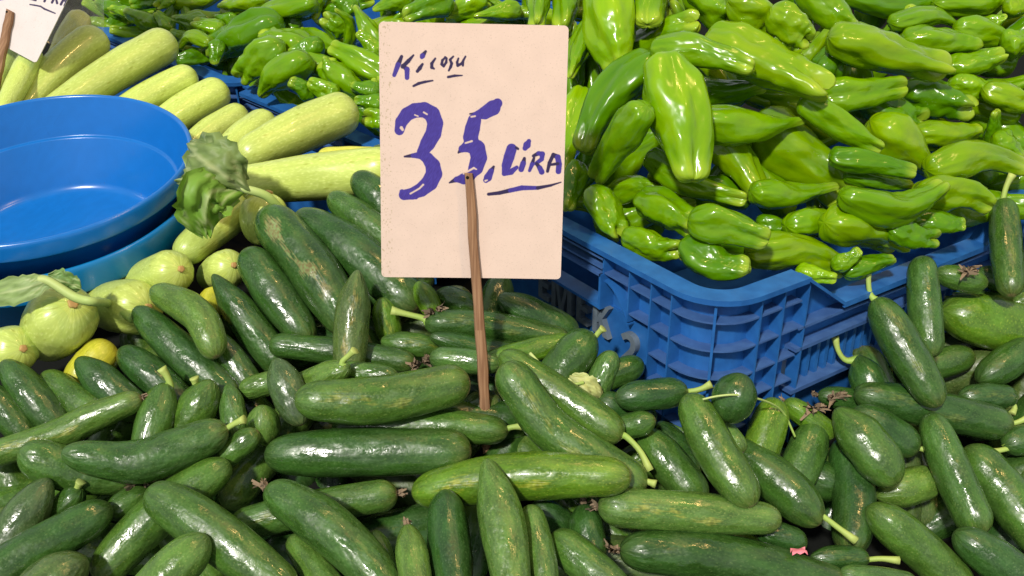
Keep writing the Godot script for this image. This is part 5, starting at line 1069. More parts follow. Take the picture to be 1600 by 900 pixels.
	bury_cucumber(Vector3(-0.1621, 0.2066, -0.7105), Basis(Vector3(0.9589, -0.1087, -0.2621), Vector3(0.2711, 0.6236, 0.7332), Vector3(0.0837, -0.7741, 0.6274)))
	bury_cucumber(Vector3(-0.1033, 0.2048, -0.7211), Basis(Vector3(0.8585, 0.3040, -0.4130), Vector3(0.1356, 0.6421, 0.7545), Vector3(0.4946, -0.7038, 0.5100)))
	bury_cucumber(Vector3(-0.2154, 0.1992, -0.6921), Basis(Vector3(0.9467, 0.0291, -0.3208), Vector3(0.2294, 0.6382, 0.7349), Vector3(0.2261, -0.7694, 0.5974)))
	bury_cucumber(Vector3(-0.3326, 0.1545, -0.6875), Basis(Vector3(-0.2360, 0.8172, -0.5258), Vector3(0.3547, 0.5762, 0.7364), Vector3(0.9047, -0.0127, -0.4258)))
	bury_cucumber(Vector3(-0.2266, 0.1681, -0.6366), Basis(Vector3(-0.6614, 0.5961, -0.4551), Vector3(0.2005, 0.7252, 0.6587), Vector3(0.7227, 0.3444, -0.5992)))
	bury_cucumber(Vector3(-0.0686, 0.1743, -0.5968), Basis(Vector3(0.7428, 0.4698, -0.4770), Vector3(0.0276, 0.6904, 0.7229), Vector3(0.6690, -0.5502, 0.4998)))
	bury_cucumber(Vector3(0.2228, 0.1408, -0.6230), Basis(Vector3(-0.8930, 0.0090, -0.4499), Vector3(-0.3116, 0.7088, 0.6328), Vector3(0.3246, 0.7053, -0.6302)))
	bury_cucumber(Vector3(-0.3892, 0.1387, -0.5396), Basis(Vector3(-0.4487, 0.6747, -0.5860), Vector3(0.3940, 0.7379, 0.5480), Vector3(0.8021, 0.0150, -0.5970)))
	bury_cucumber(Vector3(0.4355, 0.0793, -0.5859), Basis(Vector3(0.4553, 0.7622, -0.4601), Vector3(-0.4622, 0.6440, 0.6096), Vector3(0.7610, -0.0649, 0.6455)))
	bury_cucumber(Vector3(0.0762, 0.1367, -0.5064), Basis(Vector3(-0.9929, -0.0222, -0.1172), Vector3(-0.0891, 0.7916, 0.6045), Vector3(0.0794, 0.6106, -0.7879)))


# ------------------------------------------------------------------ lamps
func lamps():
	# warm bulbs on a cord over the stall; their glints show on the skins
	for p in [Vector3(0.62, 1.42, -0.62), Vector3(0.18, 1.62, -1.05)]:
		var o := thing("hanging_bulb", "warm bulb hanging above the near pepper crate" if p.x > 0.4 else "warm bulb hanging above the rear pepper crates", "lamp", p, "bulbs over the stall")
		var b := SphereMesh.new()
		b.radius = 0.03
		b.height = 0.06
		b.radial_segments = 20
		b.rings = 10
		var m := plain("bulb", Color(0.9, 0.8, 0.6), 0.4)
		m.emission_enabled = true
		m.emission = Color(1.0, 0.80, 0.50)
		m.emission_energy_multiplier = 6.0
		part("bulb", b, m, o)
		var s := CylinderMesh.new()
		s.top_radius = 0.014
		s.bottom_radius = 0.016
		s.height = 0.05
		part("socket", s, mats["table"], o).position = Vector3(0, 0.05, 0)
		var c := CylinderMesh.new()
		c.top_radius = 0.003
		c.bottom_radius = 0.003
		c.height = 0.6
		part("cord", c, mats["table"], o).position = Vector3(0, 0.37, 0)
		var l := OmniLight3D.new()
		l.name = "bulb_light"
		l.light_color = Color(1.0, 0.80, 0.50)
		l.light_energy = 0.24
		l.light_size = 0.028
		l.omni_range = 8.0
		l.omni_attenuation = 2.0
		l.shadow_enabled = true
		o.add_child(l)

# ------------------------------------------------------------------ table
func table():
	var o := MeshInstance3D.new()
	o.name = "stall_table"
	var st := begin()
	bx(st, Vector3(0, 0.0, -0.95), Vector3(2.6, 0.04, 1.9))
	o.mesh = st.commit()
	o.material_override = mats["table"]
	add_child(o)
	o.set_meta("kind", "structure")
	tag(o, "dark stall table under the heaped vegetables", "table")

# ------------------------------------------------------------------ crates
# plan outline of a crate: rounded rectangle, s = 0 at the corner nearest the eye; s < 0 runs along the short wall, s > 0 along the long wall.
# local axes: x along the short wall, z along the long wall, y up; the near corner is the origin.
const CW := 0.46
const CS := 0.30
const CR := 0.032
const HALF_ARC := 0.032 * PI / 4.0

func outline(s: float) -> Array:
	# [point, outward] ; walls leave the corner along +z (long) and +x (short)
	if absf(s) <= HALF_ARC:
		var a := s / CR
		var dir := Vector3(-1, 0, -1).normalized().rotated(Vector3.UP, a)
		return [Vector3(CR, 0, CR) + dir * CR, dir]
	if s > 0:
		return [Vector3(0, 0, CR + s - HALF_ARC), Vector3(-1, 0, 0)]
	return [Vector3(CR - s - HALF_ARC, 0, 0), Vector3(0, 0, -1)]

func band(st: SurfaceTool, s0: float, s1: float, lo: float, hi: float, o0: float, o1: float, lo1 := NAN, hi1 := NAN):
	# a solid strip of wall between two heights and two offsets from the outline
	if is_nan(lo1):
		lo1 = lo
	if is_nan(hi1):
		hi1 = hi
	var cuts := [s0]
	var span := s1 - s0
	var a0 := maxf(s0, -HALF_ARC)
	var a1 := minf(s1, HALF_ARC)
	if a1 > a0 + 1e-6:
		for k in 9:
			var c := lerpf(a0, a1, k / 8.0)
			if c > cuts[-1] + 1e-5:
				cuts.append(c)
	if s1 > cuts[-1] + 1e-5:
		cuts.append(s1)
	var sec := []
	for c in cuts:
		var f: Array = outline(c)
		var t: float = (c - s0) / span
		var l := Vector3.UP * lerpf(lo, lo1, t)
		var h := Vector3.UP * lerpf(hi, hi1, t)
		sec.append([f[0] + f[1] * o0 + l, f[0] + f[1] * o1 + l, f[0] + f[1] * o1 + h, f[0] + f[1] * o0 + h, f[1]])
	for i in sec.size() - 1:
		var a: Array = sec[i]
		var b: Array = sec[i + 1]
		quad(st, a[1], b[1], b[2], a[2], a[4] + b[4])
		quad(st, a[0], b[0], b[3], a[3], -(a[4] + b[4]))
		quad(st, a[3], b[3], b[2], a[2], Vector3.UP)
		quad(st, a[0], b[0], b[1], a[1], Vector3.DOWN)
	var e: Array = sec[0]
	var g: Array = sec[-1]
	quad(st, e[0], e[1], e[2], e[3], e[0] - sec[1][0])
	quad(st, g[0], g[1], g[2], g[3], g[0] - sec[-2][0])

func one_band(called: String, o: Node3D, s0: float, s1: float, lo: float, hi: float, o0: float, o1: float, lo1 := NAN, hi1 := NAN):
	var st := begin()
	band(st, s0, s1, lo, hi, o0, o1, lo1, hi1)
	part(called, st.commit(), mats["crate_dusty" if called in ["shelf", "rail"] else "crate_blue"], o)

func build_crate(label: String, at: Vector3, basis: Basis) -> Node3D:
	var o := thing("pepper_crate", label, "crate", at, "blue plastic crates of peppers")
	o.basis = basis
	var deep := -0.17
	var lug := 0.084
	var dip := -0.038
	var slope := 0.053
	var out := 0.013
	var row := [-0.0225, -0.0485, -0.0750]
	# rim: a flat lip that turns down at its outer edge; it dips along the middle of the long wall
	var st := begin()
	band(st, -CS, lug, -0.0032, 0.0, -0.004, out + 0.004)
	band(st, -CS, lug, -0.0048, -0.0032, out + 0.0015, out + 0.004)
	band(st, lug, lug + slope, -0.0032, 0.0, -0.004, out + 0.004, dip - 0.0032, dip)
	band(st, lug + slope, 0.352, dip - 0.0032, dip, -0.004, out + 0.004)
	band(st, lug + slope, 0.352, dip - 0.0055, dip - 0.0032, out + 0.0015, out + 0.004)
	band(st, 0.352, 0.388, dip - 0.0032, dip, -0.004, out + 0.004, -0.0032, 0.0)
	band(st, 0.388, CW, -0.0032, 0.0, -0.004, out + 0.004)
	part("rim", st.commit(), mats["crate_blue"], o)
	# closed wall behind the corner grid
	one_band("wall_panel", o, -0.1, -0.0565, -0.0525, -0.0032, -0.0025, 0.0)
	one_band("wall_panel", o, -0.1, lug, deep, -0.0525, -0.0025, 0.0)
	one_band("wall_panel", o, -0.0565, lug, -0.0525, -0.0032, -0.0025, 0.0)
	one_band("wall_panel", o, -0.0565, -0.0560, -0.0525, -0.0520, -0.0025, -0.001)
	# upright ribs of the corner grid
	for s in [-0.119, -0.084, -0.056, -0.031, -0.0002, 0.033, 0.0605, 0.0905]:
		one_band("rib", o, s - 0.0008, s + 0.0008, deep if s > -0.06 else -0.0575, -0.0034, 0.0, out)
	# shelves of the corner grid
	for k in 3:
		one_band("shelf", o, -0.031 if k == 2 else -0.119 if k == 0 else -0.084, lug, row[k] - 0.0016, row[k], 0.0, out - 0.001)
	one_band("shelf", o, -0.056, -0.031, row[2] - 0.0016, row[2], 0.0, out - 0.001)
	one_band("shelf", o, -0.056, lug, -0.1015, -0.1000, 0.0, out - 0.001)
	one_band("shelf", o, -0.056, lug, -0.129, -0.1275, 0.0, out - 0.001)
	# curved brace beside the hand hole
	st = begin()
	for k in 6:
		var a := k / 6.0
		var b := (k + 1) / 6.0
		band(st, -0.119 + 0.035 * a, -0.119 + 0.035 * b, -0.030 - 0.030 * a * a - 0.0016, -0.030 - 0.030 * a * a, 0.0, out - 0.001, -0.030 - 0.030 * b * b - 0.0016, -0.030 - 0.030 * b * b)
	part("brace", st.commit(), mats["crate_blue"], o)
	# hand hole of the short wall: rails above, sill below
	one_band("rail", o, -CS, -0.119, -0.0115, -0.0095, -0.0025, out)
	one_band("rail", o, -CS, -0.119, -0.0205, -0.0185, -0.0025, out)
	one_band("rail", o, -CS, -0.119, -0.0265, -0.0240, -0.0025, out + 0.003)
	one_band("sill", o, -CS, -0.121, -0.0587, -0.0560, -0.0025, out + 0.003)
	one_band("hole_side", o, -0.1210, -0.1180, -0.0590, -0.0240, -0.0025, out + 0.003)
	one_band("wall_panel", o, -0.1180, -0.1, -0.0600, -0.0034, -0.0025, 0.0)
	# panel with the raised lettering
	one_band("wall_panel", o, -CS, -0.0568, deep, -0.0588, -0.0025, 0.004)
	var lettering := [["E", -0.213], ["M", -0.184], ["E", -0.152], ["K", -0.126], ["2", -0.084]]
	for l in lettering:
		var tm := TextMesh.new()
		tm.text = l[0]
		tm.font_size = 28
		tm.pixel_size = 0.00150 if l[0] != "2" else 0.00160
		tm.depth = 0.006
		var sf := SystemFont.new()
		sf.font_names = PackedStringArray(["Droid Sans"])
		sf.font_weight = 800
		tm.font = sf
		var q := part("raised_letter", tm, mats["worn_letter"], o)
		var f: Array = outline(l[1])
		q.transform = Transform3D(Basis(Vector3(-1, 0, 0), Vector3.UP, Vector3(0, 0, -1)), f[0] + f[1] * 0.0068 + Vector3(0, -0.0755 if l[0] != "2" else -0.089, 0))
	st = begin()
	band(st, -0.0720, -0.0610, -0.1000, -0.0930, 0.004, 0.009)
	part("raised_dash", st.commit(), mats["crate_blue"], o)
	# long wall: double rail under the dip, then slots
	one_band("rail", o, lug, 0.39, -0.0515, -0.0490, -0.0025, out)
	one_band("rail", o, lug, 0.39, -0.0735, -0.0700, -0.0025, out)
	one_band("rail", o, lug, 0.39, -0.1160, -0.1120, -0.0025, out + 0.001)
	one_band("wall_panel", o, lug + slope, 0.39, -0.0700, dip - 0.0030, -0.0025, 0.0)
	one_band("wall_panel", o, lug, lug + slope, -0.0700, -0.0480, -0.0025, 0.0)
	one_band("wall_panel", o, lug, lug + slope, -0.0480, -0.0030, -0.0025, 0.0, -0.0480, dip - 0.0030)
	var s3 := 0.100
	while s3 < 0.38:
		one_band("slat", o, s3, s3 + 0.0042, -0.1122, -0.0733, -0.0025, 0.004)
		s3 += 0.0125
	one_band("wall_panel", o, lug, CW, deep, -0.1160, -0.0025, 0.0)
	for s4 in [0.39, 0.42, 0.452]:
		one_band("rib", o, s4 - 0.0008, s4 + 0.0008, deep, -0.0034, 0.0, out)
	for kk in 3:
		one_band("shelf", o, 0.39, CW, row[kk] - 0.0016, row[kk], 0.0, out - 0.001)
	one_band("wall_panel", o, 0.39, CW, -0.1160, -0.0032, -0.0025, 0.0)
	# the two walls behind, and the floor
	var far_x := CR + CS - HALF_ARC
	var far_z := CR + CW - HALF_ARC
	st = begin()
	bx(st, Vector3(far_x, deep * 0.5, far_z * 0.5), Vector3(0.004, -deep, far_z))
	bx(st, Vector3(far_x + 0.004, -0.003, far_z * 0.5), Vector3(0.02, 0.003, far_z))
	part("far_wall", st.commit(), mats["crate_blue"], o)
	st = begin()
	bx(st, Vector3(far_x * 0.5, deep * 0.5, far_z), Vector3(far_x, -deep, 0.004))
	bx(st, Vector3(far_x * 0.5, -0.0045, far_z + 0.004), Vector3(far_x, 0.003, 0.02))
	part("far_wall", st.commit(), mats["crate_blue"], o)
	st = begin()
	bx(st, Vector3(far_x * 0.5, deep + 0.004, far_z * 0.5), Vector3(far_x - 0.01, 0.004, far_z - 0.01))
	part("floor", st.commit(), mats["crate_blue"], o)
	return o

func crates():
	var c := build_crate("blue crate heaped with large peppers, raised letters on its short wall", Vector3(0.1636, 0.3116, -0.6337), Basis(Vector3(-0.5690, -0.1499, -0.8086), Vector3(0.0000, 0.9833, -0.1822), Vector3(0.8224, -0.1037, -0.5594)))
	copy_of(c, "pepper_crate", "blue crate of small peppers behind the fat spotted marrow", "crate", "blue plastic crates of peppers", Vector3(-0.0929, 0.2348, -0.9831), Basis(Vector3(-0.7853, 0.0000, -0.6192), Vector3(0.0000, 1.0000, 0.0000), Vector3(0.6192, 0.0000, -0.7853)))
	copy_of(c, "pepper_crate", "farthest blue crate, behind the tilted card and the long pale marrows", "crate", "blue plastic crates of peppers", Vector3(-0.3559, 0.2348, -1.1905), Basis(Vector3(-0.7853, 0.0000, -0.6192), Vector3(0.0000, 1.0000, 0.0000), Vector3(0.6192, 0.0000, -0.7853)))


# ------------------------------------------------------------------ basins
func lathe(profile: Array, seg := 96) -> ArrayMesh:
	var pos := []
	for q in profile:
		for j in seg + 1:
			var a := TAU * j / seg
			pos.append(Vector3(cos(a) * q.x, q.y, sin(a) * q.x))
	return grid_mesh(pos, seg, PackedVector2Array(), PackedColorArray())

func rounded_path(p: Array, step := 0.0015) -> Array:
	# a closed-ish profile with its corners softened
	var cur := p
	for it in 3:
		var nx := [cur[0]]
		for i in cur.size() - 1:
			nx.append(cur[i].lerp(cur[i + 1], 0.25))
			nx.append(cur[i].lerp(cur[i + 1], 0.75))
		nx.append(cur[-1])
		cur = nx
	return cur

func basin(label: String, m: String, r: float, at: Vector3, tilt: Vector3, lip: float) -> Node3D:
	var o := thing("plastic_basin", label, "basin", at, "stacked blue basins")
	o.rotation_degrees = tilt
	# origin at the middle of the underside; rim at y = 0.098
	var f := r * 0.66
	var prof := [Vector2(0.0005, 0.004), Vector2(f * 0.5, 0.0045), Vector2(f * 0.93, 0.005), Vector2(f * 1.01, 0.008), Vector2(f * 1.06, 0.018), Vector2(r * 0.835, 0.056), Vector2(r * 0.842, 0.0575), Vector2(r * 0.862, 0.0580), Vector2(r * 0.868, 0.0600), Vector2(r * 0.955, 0.094), Vector2(r * 0.965, 0.0985), Vector2(r * 0.985, 0.0995), Vector2(r * 1.0, 0.097), Vector2(r * 1.006, 0.090), Vector2(r * 1.008, 0.1015 - lip), Vector2(r * 0.998, 0.1 - lip), Vector2(r * 0.988, 0.090), Vector2(r * 0.975, 0.094), Vector2(r * 0.962, 0.088), Vector2(r * 0.88, 0.058), Vector2(f * 1.09, 0.016), Vector2(f * 1.0, 0.002), Vector2(f * 0.9, 0.0), Vector2(0.0005, 0.0)]
	part("bowl", lathe(rounded_path(prof)), mats[m], o)
	return o

func basins():
	basin("blue empty basin, the upper of the nested pair", "basin_blue", 0.1504, Vector3(-0.4722, 0.2015, -0.8715), Vector3(0, 20, 0), 0.019)
	basin("lighter blue basin under the empty one, only its rim showing", "basin_light_blue", 0.1545, Vector3(-0.4742, 0.1705, -0.8645), Vector3(0, 75, 0), 0.029)


func card_texture(w_mm: float, h_mm: float, base: Color, strokes: Array, gleams: Array, sd: float) -> ImageTexture:
	# hand lettering in marker on a worn card; strokes are (x, y, half width) in millimetres from the card's middle
	var k := 4.0
	var w := int(w_mm * k)
	var h := int(h_mm * k)
	var im := Image.create(w, h, false, Image.FORMAT_RGB8)
	for y in h:
		for x in w:
			var q := Vector2(x, y) / k
			var c := base
			var n1 := noise.get_noise_3d(q.x * 0.05, q.y * 0.05, sd)
			var n2 := noise.get_noise_3d(q.x * 0.35, q.y * 0.35, sd + 5.0)
			c = c * (1.0 + 0.03 * n1 + 0.012 * n2)
			# smudges and small specks
			var sm := noise.get_noise_3d(q.x * 0.12, q.y * 0.12, sd + 9.0)
			if sm > 0.45 and n2 > 0.0:
				c = c.lerp(Color(0.42, 0.34, 0.27), minf(0.4, (sm - 0.45) * 1.0 * n2))
			var sp := noise.get_noise_3d(q.x * 0.9, q.y * 0.9, sd + 17.0)
			if sp > 0.76:
				c = c.lerp(Color(0.25, 0.18, 0.12), 0.5)
			# scuffs along the left edge
			if q.x < 9.0 and noise.get_noise_3d(q.x * 0.5, q.y * 0.4, sd + 30.0) > 0.55:
				c = c.lerp(Color(0.30, 0.24, 0.12), 0.55)
			var cr := noise.get_noise_3d(q.x * 0.03, q.y * 0.045, sd + 44.0)
			if absf(cr) < 0.004 and n1 > 0.1:
				c = c.lerp(Color(0.45, 0.36, 0.28), 0.35)
			im.set_pixel(x, y, c.linear_to_srgb())
	for pass_n in 2:
		for s in (strokes if pass_n == 0 else gleams):
			for i in s.size() - 1:
				var a: Vector3 = s[i]
				var b: Vector3 = s[i + 1]
				var r := maxf(a.z, b.z) + 0.6
				var pa := Vector2(a.x, -a.y) + Vector2(w_mm, h_mm) * 0.5
				var pb := Vector2(b.x, -b.y) + Vector2(w_mm, h_mm) * 0.5
				for y in range(maxi(0, int((minf(pa.y, pb.y) - r) * k)), mini(h, int((maxf(pa.y, pb.y) + r) * k) + 1)):
					for x in range(maxi(0, int((minf(pa.x, pb.x) - r) * k)), mini(w, int((maxf(pa.x, pb.x) + r) * k) + 1)):
						var q := Vector2(x, y) / k
						var t := clampf((q - pa).dot(pb - pa) / maxf((pb - pa).length_squared(), 1e-6), 0, 1)
						var d := q.distance_to(pa.lerp(pb, t)) - lerpf(a.z, b.z, t) + 0.05 * noise.get_noise_2d(q.x * 0.8, q.y * 0.8)
						var cov := clampf(0.5 - d * k * 0.5, 0, 1)
						if cov > 0.0:
							var old := im.get_pixel(x, y).srgb_to_linear()
							var st := noise.get_noise_2d(q.x * 0.9 + q.y * 0.5, q.y * 0.12 - q.x * 0.1)
							var ink := Color(0.030, 0.014, 0.165).lerp(Color(0.055, 0.040, 0.30), clampf(0.45 + 0.32 * st, 0, 1))
							if a.z < 1.6 and pass_n == 0:
								ink = Color(0.018, 0.010, 0.055)
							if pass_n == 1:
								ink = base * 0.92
							im.set_pixel(x, y, old.lerp(ink, cov).linear_to_srgb())
	return ImageTexture.create_from_image(im)

func card_mesh(w: float, h: float, bend: float) -> ArrayMesh:
	# a stiff card 1.6 mm thick with rounded, slightly curled corners
	var st := begin()
	var r := 0.0035
	var rim := []
	var corners := [Vector2(w / 2 - r, h / 2 - r), Vector2(-w / 2 + r, h / 2 - r), Vector2(-w / 2 + r, -h / 2 + r), Vector2(w / 2 - r, -h / 2 + r)]
	for c in 4:
		for k in 5:
			var a := (c + k / 4.0) * PI / 2.0
			rim.append(corners[c] + Vector2(cos(a), sin(a)) * r)
		# points along the edge to the next corner let the card bend
		var nxt: Vector2 = corners[(c + 1) % 4] + Vector2(cos((c + 1) * PI / 2.0), sin((c + 1) * PI / 2.0)) * r
		var from: Vector2 = rim[-1]
		for k in 7:
			rim.append(from.lerp(nxt, (k + 1) / 8.0))
	var lift := func(p: Vector2) -> float: return bend * (p.x * p.x) / (w * w * 0.25) + bend * 0.6 * sin(p.y / h * 4.0)
	var n := rim.size()
	for side in [1.0, -1.0]:
		for ring in 4:
			var f0 := ring / 4.0
			var f1 := (ring + 1) / 4.0
			for i in n:
				var a: Vector2 = rim[i]
				var b: Vector2 = rim[(i + 1) % n]
				var q := [a * f0, a * f1, b * f1, b * f0]
				var order := [0, 2, 1, 0, 3, 2] if side > 0 else [0, 1, 2, 0, 2, 3]
				for k in order:
					var p: Vector2 = q[k]
					st.set_normal(Vector3(0, 0, side))
					st.set_uv(Vector2(p.x / w + 0.5, 0.5 - p.y / h))
					st.add_vertex(Vector3(p.x, p.y, lift.call(p) + 0.0008 * side))
	for i in n:
		var a: Vector2 = rim[i]
		var b: Vector2 = rim[(i + 1) % n]
		var a3 := Vector3(a.x, a.y, lift.call(a))
		var b3 := Vector3(b.x, b.y, lift.call(b))
		var z := Vector3(0, 0, 0.0008)
		st.set_uv(Vector2(0.5, 0.02))
		quad(st, a3 - z, b3 - z, b3 + z, a3 + z, Vector3(a.x + b.x, a.y + b.y, 0))
	return st.commit()

func stick_mesh(p: Array) -> ArrayMesh:
	# a split wooden lath: (x, y, width) stations in the card's plane
	var fine := []
	var m := 14
	for i in m + 1:
		fine.append(spline(p, float(i) / m))
	var low: Vector3 = p[-1] + (p[-1] - p[-2]).normalized() * 0.05
	fine.append(Vector3(low.x, low.y, p[-1].z * 0.7))
	var st := begin()
	var sec := []
	for i in fine.size():
		var q: Vector3 = fine[i]
		var hw := q.z * 0.5 * (1.0 + 0.06 * noise.get_noise_2d(i * 0.7, 4.0))
		var x0 := q.x + 0.0006 * noise.get_noise_2d(i * 0.5, 9.0)
		var c := []
		for e in [[-1.0, 0.0], [-0.82, 0.0048], [-0.3, 0.0060], [0.3, 0.0058], [0.85, 0.0046], [1.0, 0.0]]:
			c.append(Vector3(x0 + hw * e[0], q.y, 0.0012 + e[1]))
		sec.append(c)
	for i in sec.size() - 1:
		for k in 5:
			var a: Vector3 = sec[i][k]
			var b: Vector3 = sec[i][k + 1]
			var outw := Vector3((k - 2) * 0.8, 0, 1.0)
			for t in [[a, 0], [sec[i + 1][k], 1], [sec[i + 1][k + 1], 1], [b, 0]]:
				pass
			st.set_uv(Vector2(k / 5.0, i / 14.0))
			quad(st, a, b, sec[i + 1][k + 1], sec[i + 1][k], outw)
		quad(st, sec[i][0], sec[i + 1][0], sec[i + 1][5], sec[i][5], Vector3(0, 0, -1))
	var top: Array = sec[0]
	quad(st, top[0], top[1], top[4], top[5], Vector3.UP)
	quad(st, top[1], top[2], top[3], top[4], Vector3.UP)
	return st.commit()

func wood() -> StandardMaterial3D:
	if mats.has("wood"):
		return mats["wood"]
	var im := Image.create(128, 256, false, Image.FORMAT_RGB8)
	for y in 256:
		for x in 128:
			var g := noise.get_noise_3d(x * 0.16, y * 0.012, 70.0)
			var f := noise.get_noise_3d(x * 0.5, y * 0.03, 90.0)
			var c := Color(0.31, 0.175, 0.09).lerp(Color(0.18, 0.085, 0.038), clampf(0.5 + 0.8 * g + 0.3 * f, 0, 1))
			im.set_pixel(x, y, c.linear_to_srgb())
	var m := plain("wood", Color(1, 1, 1), 0.75)
	m.albedo_texture = ImageTexture.create_from_image(im)
	m.uv1_triplanar = true
	m.uv1_scale = Vector3(22, 7, 22)
	return m

func build_card(called: String, label: String, at: Vector3, basis: Basis, w: float, h: float, base: Color, strokes: Array, gleams: Array, stick: Array, sd: float):
	var o := thing(called, label, "price sign", at, "hand-written price cards")
	o.basis = basis
	var m := plain("card_%d" % int(sd), Color(1, 1, 1), 0.62, 0.4)
	m.albedo_texture = card_texture(w * 1000.0, h * 1000.0, base, strokes, gleams, sd)
	part("card", card_mesh(w, h, 0.0012), m, o)
	part("stick", stick_mesh(stick), wood(), o)
	var nail := SphereMesh.new()
	nail.radius = 0.0013
	nail.height = 0.0014
	var n := part("nail", nail, mats["table"], o)
	n.rotation_degrees = Vector3(90, 0, 0)
	n.position = Vector3(stick[0].x - 0.001, stick[0].y - 0.003, 0.0072)

